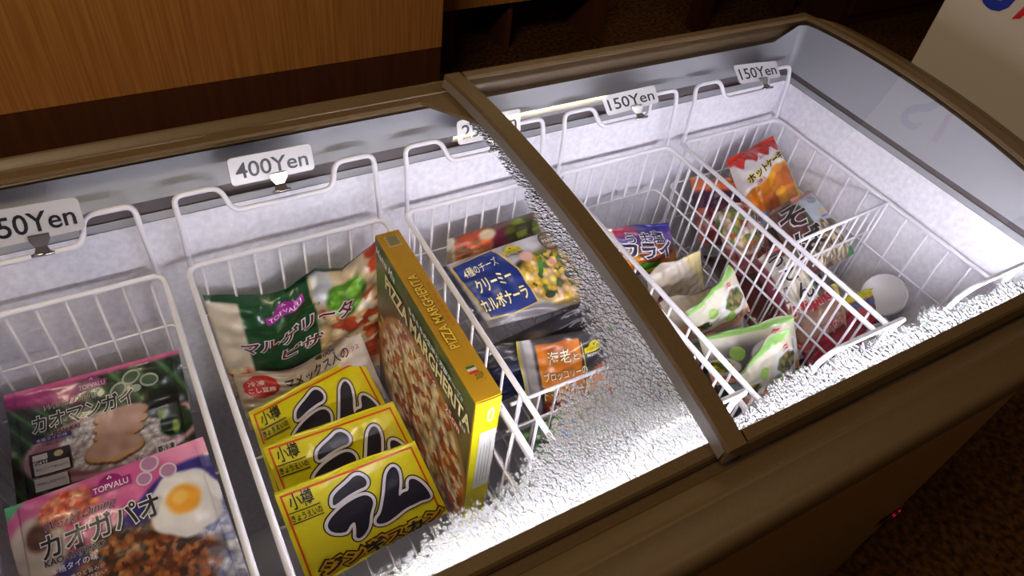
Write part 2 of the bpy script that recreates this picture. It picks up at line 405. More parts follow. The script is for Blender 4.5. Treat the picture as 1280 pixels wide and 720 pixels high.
# front highlight seam + temperature display on the rounded right corner
def corner_patch(name, s0, s1, z0, z1, m, proud):
    lo = rrect(-.34-proud, 1.005+proud, .140-proud, .722+proud, .055+proud, 16, 60)
    # points along the front towards the right corner, measured from the corner arc start
    seq = [(x, .140-proud) for x in np.linspace(.80, .94, 12)]+[tuple(p) for p in lo[:17]]
    d = [0]
    for a, b in zip(seq, seq[1:]): d.append(d[-1]+math.dist(a, b))
    q = [(np.interp(s, d, [p[0] for p in seq]), np.interp(s, d, [p[1] for p in seq])) for s in np.linspace(s0, s1, 18)]
    v = [(x, y, z) for (x, y) in q for z in (z0, z1)]
    return obj(name, v, [(2*i, 2*i+2, 2*i+3, 2*i+1) for i in range(17)], m, FZ, True)
o = corner_patch('temperature_display', .115, .215, -1.075, -1.045, M['display'], .003); o['label'] = 'black temperature display with red digits'
for s0, s1, z in ((.150, .154, -1.060), (.163, .166, -1.056)):
    lo = None
    q = corner_patch('display_digit', s0, s1, z-.004, z+.003, M['led'], .0045)
corner_patch('control_knob_recess', .15, .215, -1.20, -1.165, M['display'], .003)

# ------------------------------------------------------------------ wire baskets
def basket(x0, x1, label, hook=True, yf=.214, yb=.622, zt=-.562, zb=-.795):
    t = empty('wire_basket', ((x0+x1)/2, .43, zb)); tag(t, label, 'basket', 'white wire baskets hanging in the freezer')
    ins = .004     # taper
    mb = MB(); mb.tube(rpath([(x0, yf, zt), (x1, yf, zt), (x1, yb, zt), (x0, yb, zt)], .014, 4, True), .0032, 8, 0, True); mb.build('rim', M['wire'], t, True)
    # back hanger with its two hooks and the dip that carries the price card
    zh, zd = -.476, -.499; yk = .634
    pts = [(x0+.004, yb, zt-.004), (x0+.006, yb+.004, -.50), (x0+.006, yk, zh), (x0+.050, yk, zh), (x0+.058, yb-.002, zd), (x1-.058, yb-.002, zd), (x1-.050, yk, zh), (x1-.006, yk, zh), (x1-.006, yb+.004, -.50), (x1-.004, yb, zt-.004)]
    mb = MB(); mb.tube(rpath(pts, .010, 4), .0030, 8); mb.build('hanger', M['wire'], t, True)
    xm = (x0+x1)/2
    pts = [(xm-.052, yf, zt), (xm-.052, yf-.002, -.51), (xm-.050, .205, -.484), (xm+.050, .205, -.484), (xm+.052, yf-.002, -.51), (xm+.052, yf, zt)]
    if hook: mb = MB(); mb.tube(rpath(pts, .010, 4), .0027, 8); mb.build('front_hook', M['wire'], t, True)
    for zz, k in ((zt-.075, .33), (zt-.15, .66)):
        d = ins*k
        mb = MB(); mb.tube(rpath([(x0+d, yf+d, zz), (x1-d, yf+d, zz), (x1-d, yb-d, zz), (x0+d, yb-d, zz)], .012, 4, True), .0016, 6, 0, True); mb.build('hoop', M['wire'], t, True)
    # upright wires: shared meshes
    def wire_mesh(nm, dx, dy):
        q = MB(); q.tube([(0, 0, 0), (dx, dy, zb-zt)], .0016, 5)
        me = bpy.data.meshes.new(nm); me.from_pydata(q.v, [], q.f); me.materials.append(M['wire'])
        me.polygons.foreach_set('use_smooth', [True]*len(me.polygons)); return me
    ml, mr_, mbk, mf = (wire_mesh('wire', *a) for a in ((ins, 0), (-ins, 0), (0, -ins), (0, ins)))
    off = wloc(t)
    def put(me, x, y):
        o = bpy.data.objects.new('wire', me); C.objects.link(o); o.parent = t; o.location = Vector((x, y, zt+H0))-off
    for i in range(12):
        y = yf+.016+(yb-yf-.032)*i/11
        put(ml, x0, y); put(mr_, x1, y)
    for i in range(8):
        x = x0+.014+(x1-x0-.028)*i/7; put(mbk, x, yb); put(mf, x, yf)
    mb = MB()
    for i in range(9):
        x = x0+ins+(x1-x0-2*ins)*i/8; mb.tube([(x, yf+ins, zb), (x, yb-ins, zb)], .0013, 5)
    for i in range(5):
        y = yf+ins+(yb-yf-2*ins)*i/4; mb.tube([(x0+ins, y, zb-.002), (x1-ins, y, zb-.002)], .0018, 5)
    mb.build('floor_grid', M['wire'], t, True)
    return t
basket(-.222, -.010, 'white wire basket holding the thai rice bags, leftmost', False)
basket(.014, .236, 'white wire basket holding the yellow packs and upright pizza box', False)
basket(.262, .458, 'white wire basket holding the pasta bags beside the pizza box')
basket(.478, .672, 'white wire basket holding the pale green-edged vegetable bags')
basket(.694, .889, 'white wire basket in the right corner holding noodle bags and hotcakes')

def divider(a, b, h, n, label):
    a = Vector(a); b = Vector(b)
    t = empty('wire_divider', ((a+b)/2)-Vector((0, 0, h))); tag(t, label, 'divider', 'white wire dividers inside the baskets')
    mb = MB(); mb.tube([a, b], .0022, 7); mb.build('top_rail', M['wire'], t, True)
    mb = MB(); mb.tube([a-Vector((0, 0, .05)), b-Vector((0, 0, .05))], .0016, 6); mb.build('cross_rail', M['wire'], t, True)
    for i in range(n):
        p = a.lerp(b, (i+.5)/n); mb = MB(); mb.tube([p, p-Vector((0, 0, h))], .0014, 5); mb.build('wire', M['wire'], t, True)
    return t
divider((.264, .346, -.602), (.425, .372, -.648), .135, 6, 'white wire divider in front of the orange pasta bag')
divider((.698, .393, -.568), (.886, .401, -.562), .20, 8, 'white wire divider standing across the right corner basket')

# ------------------------------------------------------------------ lettering
_tc = {}
def text_mesh(s, bold=0.0, shear=0.0):
    """2-D mesh of a text, centred, cap height about 1"""
    k = (s, round(bold, 4), shear)
    if k in _tc: return _tc[k]
    cu = bpy.data.curves.new('lettering', 'FONT'); cu.body = s; cu.size = 1.0; cu.offset = bold; cu.shear = shear
    cu.resolution_u = 3; cu.fill_mode = 'FRONT'; cu.align_x = 'LEFT'
    ob = bpy.data.objects.new('lettering', cu); C.objects.link(ob)
    dg = bpy.context.evaluated_depsgraph_get(); dg.update()
    me = ob.evaluated_get(dg).to_mesh()
    V = np.array([v.co[:2] for v in me.vertices]).reshape(-1, 2); F = [tuple(p.vertices) for p in me.polygons]
    ob.evaluated_get(dg).to_mesh_clear()
    bpy.data.objects.remove(ob); bpy.data.curves.remove(cu)
    _tc[k] = (V, F); return V, F
def text2d(s, cx, cy, w, h, bold=0.0, shear=0.0, rot=0.0, box=None):
    """fit into width w and height h (either may be None) about (cx, cy) in surface units"""
    V0, _ = text_mesh(s, 0.0, shear); V, F = text_mesh(s, bold, shear)
    if len(V0) == 0: return V, F
    lo, hi = V0.min(0), V0.max(0); c = (lo+hi)/2; sz = np.maximum(hi-lo, 1e-6)
    sx = w/sz[0] if w else h/sz[1]; sy = h/sz[1] if h else sx
    P = (V-c)*np.array([sx, sy]); a = math.radians(rot); R = np.array([[math.cos(a), -math.sin(a)], [math.sin(a), math.cos(a)]])
    return P@R.T+np.array([cx, cy]), F
def ell2d(cx, cy, rx, ry, n=28, rot=0.0, jag=0.0, seed=0):
    r = np.random.RandomState(seed); a = np.arange(n)*2*math.pi/n; k = 1+jag*r.uniform(-1, 1, n)
    P = np.column_stack([rx*np.cos(a)*k, ry*np.sin(a)*k]); q = math.radians(rot); R = np.array([[math.cos(q), -math.sin(q)], [math.sin(q), math.cos(q)]])
    return P@R.T+np.array([cx, cy]), [tuple(range(n))]
def rect2d(x0, y0, x1, y1): return np.array([(x0, y0), (x1, y0), (x1, y1), (x0, y1)]), [(0, 1, 2, 3)]
def poly2d(pts): return np.array(pts, float), [tuple(range(len(pts)))]
def grow(pts, d):
    """offset a closed outline outwards by d"""
    P = np.array(pts, float); n = len(P)
    A = .5*np.sum(P[:, 0]*np.roll(P[:, 1], -1)-np.roll(P[:, 0], -1)*P[:, 1]); s = 1 if A > 0 else -1
    out = []
    for i in range(n):
        e1 = P[i]-P[i-1]; e2 = P[(i+1) % n]-P[i]
        n1 = np.array([e1[1], -e1[0]])/max(np.linalg.norm(e1), 1e-9)*s; n2 = np.array([e2[1], -e2[0]])/max(np.linalg.norm(e2), 1e-9)*s
        m = n1+n2; l = np.linalg.norm(m); m = m/l if l > 1e-6 else n1
        out.append(P[i]+m*d/max(.55, float(m@n1)))
    return out
def smooth_loop(pts, it=2):
    P = np.array(pts, float)
    for _ in range(it):
        Q = np.roll(P, -1, 0); P = np.stack([.75*P+.25*Q, .25*P+.75*Q], 1).reshape(-1, 2)
    return P.tolist()

# ------------------------------------------------------------------ printed surfaces
class Surf:
    """a printed face: u,v in 0..1, real width W and height Hh in metres (art is laid out in units of the width)"""
    def __init__(s, fn, W, Hh): s.fn = fn; s.W = W; s.H = Hh
def cut(V, F, nx, ny, x0, x1, y0, y1):
    """slice a flat shape along a grid so that it can follow the curved film"""
    bm = bmesh.new(); vs = [bm.verts.new((p[0], p[1], 0)) for p in V]
    for f in F:
        try: bm.faces.new([vs[i] for i in f])
        except ValueError: pass
    lo = V.min(0); hi = V.max(0)
    for k in range(1, nx):
        x = x0+(x1-x0)*k/nx
        if lo[0] < x < hi[0]: bmesh.ops.bisect_plane(bm, geom=bm.verts[:]+bm.edges[:]+bm.faces[:], plane_co=(x, 0, 0), plane_no=(1, 0, 0))
    for k in range(1, ny):
        y = y0+(y1-y0)*k/ny
        if lo[1] < y < hi[1]: bmesh.ops.bisect_plane(bm, geom=bm.verts[:]+bm.edges[:]+bm.faces[:], plane_co=(0, y, 0), plane_no=(0, 1, 0))
    bm.verts.index_update()
    v = np.array([q.co[:2] for q in bm.verts]).reshape(-1, 2); f = [[q.index for q in p.verts] for p in bm.faces]
    bm.free(); return v, f
def print_art(sf, parent, items, div=(46, 34)):
    """items: (part name, [(shape2d, colour), ...]); every part is one thin printed mesh lying on the surface"""
    lay = 0; prev = ''
    for gi, (nm, shapes) in enumerate(items):
        if 'label' not in prev: lay = gi
        prev = nm; last = None; vs = []; fs = []; mi = []; mats = []; k = 0
        for (V, F), colr in shapes:
            if len(V) == 0: continue
            if colr != last: lay += 1
            last = colr
            V, F = cut(np.asarray(V), F, div[0], div[1], 0, 1, 0, sf.H/sf.W) if div else (np.asarray(V), F)
            u = V[:, 0]; v = V[:, 1]*sf.W/sf.H
            ok = (u > .0) & (u < 1.) & (v > .0) & (v < 1.)
            u = np.clip(u, .004, .996); v = np.clip(v, .004, .996)
            P = sf.fn(u, v, .0005+.00034*lay)
            m = ink(colr)
            if m not in mats: mats.append(m)
            i = mats.index(m)
            # keep faces counter-clockwise so that their normal leaves the surface
            for f in F:
                if not any(ok[q] for q in f): continue
                a = V[list(f)]; ar = np.sum(a[:, 0]*np.roll(a[:, 1], -1)-np.roll(a[:, 0], -1)*a[:, 1])
                fs.append([q+k for q in (f if ar > 0 else list(f)[::-1])]); mi.append(i)
            vs.append(P); k += len(P)
        if fs: obj(nm, np.concatenate(vs), fs, mats, parent, True, mi)

def T(s, cx, cy, w=None, h=None, c=(20, 20, 24), bold=0.0, rot=0, shear=0, out=None, ow=.06):
    """text with an optional outline colour"""
    r = []
    if out is not None: r.append((text2d(s, cx, cy, w, h, bold+ow, shear, rot), out))
    r.append((text2d(s, cx, cy, w, h, bold, shear, rot), c)); return r

# base picture helpers: arrays of u,v -> colour (sRGB)
def mixc(a, b, t): return a*(1-t[..., None])+np.array(b, float)*t[..., None]
def ss(x, a, b): t = np.clip((x-a)/(b-a), 0, 1); return t*t*(3-2*t)
def blobs(c, u, v, cx, cy, rx, ry, cols, n, seed, soft=.12, jit=12, aspect=1.0, edge=.0):
    """an ellipse filled with many small irregular pieces in the given colours"""
    r = np.random.RandomState(seed); a = r.uniform(0, 2*math.pi, n); q = np.sqrt(r.uniform(0, 1, n))
    px = cx+rx*q*np.cos(a); py = cy+ry*q*np.sin(a); col_ = np.array(cols, float)[r.randint(0, len(cols), n)]+r.uniform(-jit, jit, (n, 1))
    d2 = (u[:, None]-px)**2+((v[:, None]-py)*aspect)**2
    i = np.argmin(d2, 1); d = np.sqrt(d2[np.arange(len(u)), i]); s = math.sqrt(math.pi*rx*ry*aspect/n)
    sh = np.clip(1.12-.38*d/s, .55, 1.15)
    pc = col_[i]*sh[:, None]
    wob_ = 1+edge*np.sin(7*np.arctan2(v-cy, u-cx)+seed)
    m = ss(wob_-np.sqrt(((u-cx)/rx)**2+((v-cy)/ry)**2), -soft, soft)
    return c*(1-m[:, None])+pc*m[:, None]
def ellf(c, u, v, cx, cy, rx, ry, colr, soft=.1, edge=0., seed=0, k=5):
    m = ss(1+edge*np.sin(k*np.arctan2(v-cy, u-cx)+seed)-np.sqrt(((u-cx)/rx)**2+((v-cy)/ry)**2), -soft, soft)
    return mixc(c, colr, m)
def band(c, t, a, b, colr, soft=.02): return mixc(c, colr, ss(t, a-soft, a+soft)*(1-ss(t, b-soft, b+soft)))
def noise2(u, v, s, f):
    r = np.random.RandomState(s); h = 0
    for i in range(18):
        a = r.uniform(0, 6.3); q = f*r.uniform(.4, 1.3); h = h+np.sin(q*(u*math.cos(a)+v*math.sin(a))+r.uniform(0, 6.3))
    return h/18**.5

def bag(name, cs, thick, label, cat, paint, items, seals='v', seed=0, group=None, wr=1.0, n=(100, 76), sw=.055, dips=None, div=(46, 34), back=.45, matl=None):
    """a sealed plastic bag: puffed front and back, crimped serrated seals at two ends"""
    TL, TR, BR, BL = [np.array(c, float) for c in cs]
    ctr = (TL+TR+BR+BL)/4; nrm = np.cross((TR+BR)-(TL+BL), (TL+TR)-(BL+BR)); nrm /= np.linalg.norm(nrm)
    W = (np.linalg.norm(TR-TL)+np.linalg.norm(BR-BL))/2; Hh = (np.linalg.norm(TL-BL)+np.linalg.norm(TR-BR))/2
    def shape(u, v):
        P = (1-u)[:, None]*(1-v)[:, None]*BL+u[:, None]*(1-v)[:, None]*BR+(1-u)[:, None]*v[:, None]*TL+u[:, None]*v[:, None]*TR
        if dips is not None: P = P+np.outer(dips(u, v), (TL+TR-BL-BR)/np.linalg.norm(TL+TR-BL-BR))
        return P
    def bul(u, v):
        a, b = (u, v) if seals == 'v' else (v, u)
        b2 = np.clip((b-sw)/(1-2*sw), 0, 1)
        return (np.clip(4*a*(1-a), 0, 1)**.62)*(np.clip(4*b2*(1-b2), 0, 1)**.62)
    def wrk(u, v):
        a, b = (u, v) if seals == 'v' else (v, u)
        edge_ = np.exp(-np.minimum(b, 1-b)/.16)
        return wr*(.0011*noise2(u, v, seed+11, 13)+.0020*edge_*noise2(a*2.2, b*.3, seed+12, 26)+.0008*noise2(u, v, seed+13, 34))*np.clip(bul(u, v)*2.5, .25, 1)
    def front(u, v, off=0.0): return shape(u, v)+np.outer(thick*.55*bul(u, v)+wrk(u, v)+off, nrm)
    def rear(u, v): return shape(u, v)-np.outer(thick*back*bul(u, v)-wrk(u, v)*.3+.0004, nrm)
    base = (ctr-np.array([0, 0, 0])); base[2] = min(TL[2], TR[2], BL[2], BR[2])
    t = empty(name, base); tag(t, label, cat, group)
    nu, nv = n
    lo, hi = (0, 1), (sw, 1-sw)
    ur, vr = (lo, hi) if seals == 'v' else (hi, lo)
    U, V = np.meshgrid(np.linspace(*ur, nu), np.linspace(*vr, nv)); u = U.ravel(); v = V.ravel()
    cols = lin_arr(paint(u, v))
    N = nu*nv; f = []
    for j in range(nv-1):
        for i in range(nu-1):
            a = j*nu+i; f.append((a, a+1, a+nu+1, a+nu))
    # coarse rear sheet joined along the rim of the front
    ru, rv = np.meshgrid(np.linspace(*ur, 24), np.linspace(*vr, 18)); ruu = ru.ravel(); rvv = rv.ravel()
    P2 = rear(ruu, rvv)
    f += [(N+j*24+i, N+(j+1)*24+i, N+(j+1)*24+i+1, N+j*24+i+1) for j in range(17) for i in range(23)]
    rc = lin_arr(paint(ruu, rvv)*.9+20)
    obj('pouch', np.concatenate([front(u, v), P2]), f, matl or M['film'], t, True, None, np.concatenate([cols, rc]))
    # seals: a thin double strip with a saw edge and fine crimp ridges
    for k, (b0, b1, nm) in enumerate(((1-sw, 1., 'top_seal'), (sw, 0., 'bottom_seal')) if seals == 'v' else ((sw, 0., 'left_seal'), (1-sw, 1., 'right_seal'))):
        na, nb = 120, 5
        A, B = np.meshgrid(np.linspace(0, 1, na), np.linspace(0, 1, nb)); a = A.ravel(); q = B.ravel()
        bb = b0+(b1-b0)*q
        saw = np.where((np.arange(na) % 2) == 0, 0, 1); bb = bb+np.where(q > .99, np.tile(saw, nb)*(b0-b1)*.10, 0)
        uu, vv = (a, bb) if seals == 'v' else (bb, a)
        rid = .00035*np.sin(q*22)
        curl = (.004*np.sin(a*5+seed)+.002*np.sin(a*13+seed*2))*q*wr
        Pf = shape(uu, vv)+np.outer(rid+curl+.0006+wrk(uu, vv)*.5, nrm); Pb = Pf-nrm*.0008
        fc = [(j*na+i, j*na+i+1, (j+1)*na+i+1, (j+1)*na+i) for j in range(nb-1) for i in range(na-1)]
        if (seals == 'v' and k == 1) or (seals == 'u' and k == 1): fc = [tuple(reversed(x)) for x in fc]
        fb = [tuple(x+na*nb for x in reversed(q_)) for q_ in fc]
        cc = lin_arr(paint(np.clip(uu, .0, 1), np.clip(vv, 0, 1))*.94+8)
        obj(nm, np.concatenate([Pf, Pb]), fc+fb, matl or M['film'], t, True, None, np.concatenate([cc, cc]))
    print_art(Surf(front, W, Hh), t, items, div)
    return t
def lin_arr(c):
    c = np.clip(c, 0, 255)/255.; return np.where(c <= .04045, c/12.92, ((c+.055)/1.055)**2.4)
def base(u, c): return np.tile(np.array(c, float), (len(u), 1))
def logo(cx, cy, w, c=(150, 20, 130), tc=(240, 225, 240), sub=None, rot=0):
    """rounded crest with the shop's word in it"""
    P = [(-.5, -.13), (.5, -.13), (.5, .13), (.30, .13), (.22, .24), (.08, .31), (-.08, .31), (-.22, .24), (-.30, .13), (-.5, .13)]
    a = math.radians(rot); R = np.array([[math.cos(a), -math.sin(a)], [math.sin(a), math.cos(a)]])
    P = np.array(P)*w@R.T+np.array([cx, cy])
    r = [(poly2d(P), c)]+T('TOPVALU', cx, cy, w*.86, w*.15, tc, .01, rot)
    q = R@np.array([0, .21*w])
    for dx, dy in ((-.035, 0), (.035, 0), (0, .045)): r.append((ell2d(cx+q[0]+dx*w, cy+q[1]+dy*w, .026*w, .022*w, 10), tc))
    return r

# ------------------------------------------------------------------ price cards with bulldog clips
def price_card(txt, cs, label):
    TL, TR, BR, BL = [np.array(c, float) for c in cs]
    cx = (BL+BR)/2; t = empty('price_card', cx); tag(t, label, 'price tag', 'white price cards clipped to the baskets')
    n = np.cross(TR-TL, TL-BL); n /= np.linalg.norm(n)
    W = np.linalg.norm(TR-TL); Hh = np.linalg.norm(TL-BL)
    def fn(u, v, off=0.): return (1-u)[:, None]*(1-v)[:, None]*BL+u[:, None]*(1-v)[:, None]*BR+(1-u)[:, None]*v[:, None]*TL+u[:, None]*v[:, None]*TR+n*off
    r = .10*Hh/W*1.4; a = Hh/W; P = []
    for (x, y), a0 in (((1-r, r), -90), ((1-r, a-r), 0), ((r, a-r), 90), ((r, r), 180)):
        P += [(x+r*math.cos(math.radians(a0+15*k)), y+r*math.sin(math.radians(a0+15*k))) for k in range(7)]
    P = np.array(P); k = len(P); f3 = fn(P[:, 0], P[:, 1]/a, .0006); b3 = fn(P[:, 0], P[:, 1]/a, -.0006)
    obj('card', np.concatenate([f3, b3]), [tuple(range(k)), tuple(reversed(range(k, 2*k)))]+[(i, k+i, k+(i+1) % k, (i+1) % k) for i in range(k)], M['white'], t)
    V, F = text2d(txt, .5, a*.5, .86, a*.56, .012)
    obj('printed_price', fn(V[:, 0], V[:, 1]/a, .0009), [list(q) for q in F], M['ink'], t)
    # clip: two sprung jaws with a waist and a rolled lower edge
    up = (TL-BL)/Hh; rt = (TR-TL)/W; c0 = cx+rt*.004-up*.001
    prof = [(.0085, .006), (.0085, .001), (.0045, -.0055), (.0065, -.0105), (.0085, -.0115)]
    v = []; f = []
    for s in (.0030, .0012):
        for wd, h in prof:
            for sx in (-1, 1): v.append(c0+rt*wd*sx+up*h+n*(s+.003*max(0, (h+.0055)/-.006)))
    m_ = len(prof)
    for q in range(2):
        for i in range(m_-1): a_ = q*2*m_+2*i; f.append((a_, a_+2, a_+3, a_+1) if q == 0 else (a_, a_+1, a_+3, a_+2))
    for i in range(m_-1):
        for sx in (0, 1): f.append((2*i+sx, 2*i+2+sx, 2*m_+2*i+2+sx, 2*m_+2*i+sx))
    cl = obj('clip', v, f, M['steel'], t); cl['label'] = 'small silver bulldog clip'
    mb = MB(); mb.tube([c0-rt*.0095-up*.0125+n*.0055, c0+rt*.0095-up*.0125+n*.0055], .0016, 8); mb.build('clip_lip', M['steel'], cl, True)
    return t
price_card('350Yen', [(-.142, .63, -.447), (-.058, .63, -.450), (-.060, .622, -.482), (-.146, .622, -.482)], 'white price card reading 350Yen at the left edge')
price_card('400Yen', [(.077, .63, -.442), (.161, .63, -.443), (.161, .622, -.470), (.076, .622, -.470)], 'white price card reading 400Yen')
price_card('250Yen', [(.330, .63, -.452), (.414, .63, -.452), (.414, .622, -.480), (.330, .622, -.480)], 'white price card reading 250Yen half hidden behind the lid bar')
price_card('150Yen', [(.533, .63, -.459), (.618, .63, -.458), (.628, .622, -.481), (.545, .622, -.485)], 'white price card reading 150Yen next to the lid bar')
price_card('150Yen', [(.755, .63, -.453), (.840, .63, -.459), (.855, .622, -.483), (.774, .622, -.481)], 'white price card reading 150Yen in the far right corner')

# ------------------------------------------------------------------ pizza box
def pizza_box():
    x0, x1, y0, y1, z0, z1 = .2035, .2305, .319, .563, -.792, -.530
    t = empty('pizza_box', ((x0+x1)/2, (y0+y1)/2, z0)); tag(t, 'gold and yellow pizza box standing upright on its edge', 'box')
    mb = MB(); mb.box(x0, x1, y0, y1, z0, z1, 0, .0008); mb.build('carton', ink((180, 138, 16)), t)
    W = y1-y0; Hh = z1-z0
    # printed left face: seen from -x, right is towards the front
    def left(u, v, off=0.): return np.column_stack([np.full(len(u), x0-.0004)-off, y1-u*W, z0+v*Hh])
    nu, nv = 150, 150; U, V = np.meshgrid(np.linspace(0.004, .996, nu), np.linspace(0.004, .996, nv)); u = U.ravel(); v = V.ravel()
    c = base(u, (84, 76, 52)); c = mixc(c, (120, 100, 70), ss(noise2(u, v, 3, 9), -.5, 1.5))
    c = band(c, v, .90, 1.2, (72, 84, 36), .05)
    c = ellf(c, u, v, .16, .45, .13, .12, (205, 190, 30), .15, .25, 0, 11)
    c = ellf(c, u, v, .52, .33, .50, .46, (176, 120, 62), .03)
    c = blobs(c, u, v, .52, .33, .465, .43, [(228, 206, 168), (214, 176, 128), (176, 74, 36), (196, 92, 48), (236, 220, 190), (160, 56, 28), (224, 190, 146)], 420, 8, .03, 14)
    f = [(j*nu+i, j*nu+i+1, (j+1)*nu+i+1, (j+1)*nu+i) for j in range(nv-1) for i in range(nu-1)]
    pic = obj('printed_side', left(u, v), f, M['card'], t, False, None, lin_arr(c)); pic['label'] = 'side printed with a margherita pizza'
    A = Hh/W
    it = [('printed_title', T('PIZZA MARGHERITA', .56, A*.845, .86, .085, (238, 226, 170), .03, 0, 0, (60, 52, 20), .05)),
          ('printed_brand', T('Mama Mia', .13, A*.945, .22, .05, (235, 230, 225), .01, 0, .3)),
          ('printed_caption', T('もちもちの生地と芳醇チーズ!!', .66, A*.925, .52, .034, (225, 235, 235), .02, 0, .1, (30, 110, 100), .05)
           + T('ピザマルゲリータ', .50, A*.755, .40, .030, (245, 225, 210), .02, 0, 0, (190, 40, 40), .06) + T('25cm', .86, A*.745, .13, .045, (235, 215, 200), .02, 0, 0, (190, 40, 40), .06)
           + T('要冷凍', .95, A*.80, .05, .03, (240, 240, 235), .01))]
    print_art(Surf(left, W, Hh), t, it, None)
    # top edge: gold with mirrored title, barcode at the back, weight at the front
    D = x1-x0
    def top(u, v, off=0.): return np.column_stack([x0+v*D, y1-u*W, np.full(len(u), z1+.0004)+off])
    a = D/W
    it = [('printed_edge', [(rect2d(.002, .002*a, .998, a*.998), (180, 134, 18))]
           + [(rect2d(.03, a*.25, .105, a*.80), (196, 176, 128))]
           + [(rect2d(.036+.0045*k, a*.30, .036+.0045*k+(.0014 if k % 3 else .0026), a*.76), (52, 44, 30)) for k in range(14)]
           + T('PIZZA MARGHERITA', .52, a*.40, .44, .042, (226, 186, 60), .02, 180, 0, (96, 70, 12), .05) + T('ピザマルゲリータ', .50, a*.80, .26, .016, (186, 84, 20), .02, 180)
           + T('300g', .90, a*.60, .035, .055, (96, 70, 12), .02, 90) + [(rect2d(.845, a*.30, .858, a*.62), (40, 110, 60)), (rect2d(.858, a*.30, .872, a*.62), (235, 230, 220)), (rect2d(.872, a*.30, .885, a*.62), (190, 40, 40))])]
    def topf(u, v, off=0.): return top(u, 1-v, off)
    # flip v so that the normal points up
    def topn(u, v, off=0.): return np.column_stack([x0+v*D, y1-u*W, np.full(len(u), z1+.0004)+off])
    print_art(Surf(topn, W, D), t, it, None)
    # front end: yellow with a white label
    def end(u, v, off=0.): return np.column_stack([x0+u*D, np.full(len(u), y0-.0004)-off, z0+v*Hh])
    r = Hh/D
    it = [('printed_end', [(rect2d(.01, .01, .99, r-.01), (232, 222, 24)), (rect2d(.30, r*.40, .98, r*.80), (232, 234, 228))]
           + [(rect2d(.40+.13*k, r*.44, .43+.13*k, r*(.70+.02*(k % 2))), (170, 176, 170)) for k in range(4)]
           + [(ell2d(.62, r*.905, .14, .42, 20), (240, 236, 190)), (ell2d(.62, r*.905, .09, .30, 20), (222, 205, 60))])]
    print_art(Surf(end, D, Hh), t, it, None)
pizza_box()

# ------------------------------------------------------------------ bags
K = {
'kao':[(-0.191,0.615,-0.665),(-0.019,0.607,-0.665),(-0.032,0.515,-0.755),(-0.213,0.523,-0.755)],
'gap':[(-0.197,0.473,-0.660),(-0.020,0.477,-0.660),(-0.017,0.332,-0.740),(-0.208,0.343,-0.740)],
'gap2':[(-0.196,0.484,-0.715),(-0.018,0.446,-0.690),(-0.018,0.347,-0.760),(-0.199,0.391,-0.780)],
'marg':[(0.021,0.614,-0.600),(0.225,0.610,-0.570),(0.220,0.575,-0.760),(0.024,0.600,-0.780)],
'brown':[(0.028,0.593,-0.720),(0.185,0.584,-0.700),(0.197,0.520,-0.782),(0.028,0.545,-0.782)],
'Y1':[(0.031,0.536,-0.725),(0.177,0.566,-0.725),(0.195,0.457,-0.785),(0.031,0.440,-0.785)],
'Y2':[(0.032,0.473,-0.705),(0.183,0.468,-0.705),(0.203,0.394,-0.785),(0.039,0.385,-0.785)],
'Y3':[(0.026,0.397,-0.680),(0.178,0.394,-0.680),(0.197,0.340,-0.765),(0.032,0.323,-0.765)],
'sea':[(0.310,0.603,-0.605),(0.452,0.605,-0.600),(0.448,0.538,-0.640),(0.299,0.566,-0.660)],
'blue':[(0.285,0.565,-0.610),(0.446,0.565,-0.600),(0.448,0.457,-0.635),(0.307,0.484,-0.650)],
'blk':[(0.274,0.458,-0.655),(0.448,0.456,-0.625),(0.453,0.408,-0.680),(0.299,0.422,-0.720)],
'ebi':[(0.326,0.440,-0.635),(0.430,0.415,-0.630),(0.437,0.368,-0.720),(0.332,0.393,-0.735)],
'grn':[(0.293,0.366,-0.700),(0.420,0.365,-0.690),(0.432,0.324,-0.730),(0.312,0.333,-0.770)],
'fry':[(0.511,0.539,-0.600),(0.612,0.526,-0.610),(0.620,0.483,-0.670),(0.520,0.508,-0.670)],
'crm':[(0.540,0.470,-0.635),(0.621,0.468,-0.610),(0.642,0.444,-0.690),(0.563,0.457,-0.710)],
'crm2':[(0.526,0.421,-0.635),(0.640,0.411,-0.620),(0.643,0.369,-0.680),(0.567,0.399,-0.710)],
'veg1':[(0.536,0.384,-0.620),(0.627,0.416,-0.600),(0.642,0.368,-0.650),(0.566,0.380,-0.680)],
'veg2':[(0.532,0.355,-0.630),(0.640,0.316,-0.600),(0.645,0.277,-0.660),(0.548,0.318,-0.690)],
'veg3':[(0.525,0.289,-0.600),(0.606,0.297,-0.585),(0.622,0.265,-0.650),(0.540,0.265,-0.660)],
'hot':[(0.788,0.608,-0.605),(0.873,0.607,-0.580),(0.870,0.511,-0.630),(0.771,0.502,-0.660)],
'org':[(0.732,0.617,-0.630),(0.825,0.568,-0.620),(0.807,0.504,-0.690),(0.702,0.530,-0.690)],
'udon':[(0.728,0.556,-0.645),(0.801,0.538,-0.635),(0.750,0.420,-0.670),(0.702,0.458,-0.680)],
'ud2':[(0.710,0.443,-0.650),(0.774,0.445,-0.630),(0.766,0.344,-0.660),(0.702,0.358,-0.680)],
'soba':[(0.781,0.497,-0.625),(0.863,0.503,-0.605),(0.851,0.387,-0.630),(0.755,0.384,-0.655)],
'pino':[(0.713,0.372,-0.665),(0.799,0.364,-0.650),(0.785,0.301,-0.690),(0.704,0.311,-0.700)],
'red':[(0.704,0.327,-0.690),(0.822,0.330,-0.670),(0.801,0.272,-0.700),(0.702,0.283,-0.710)],
}
def asp(k):
    TL, TR, BR, BL = [np.array(c) for c in K[k]]
    return (np.linalg.norm(TL-BL)+np.linalg.norm(TR-BR))/(np.linalg.norm(TR-TL)+np.linalg.norm(BR-BL))

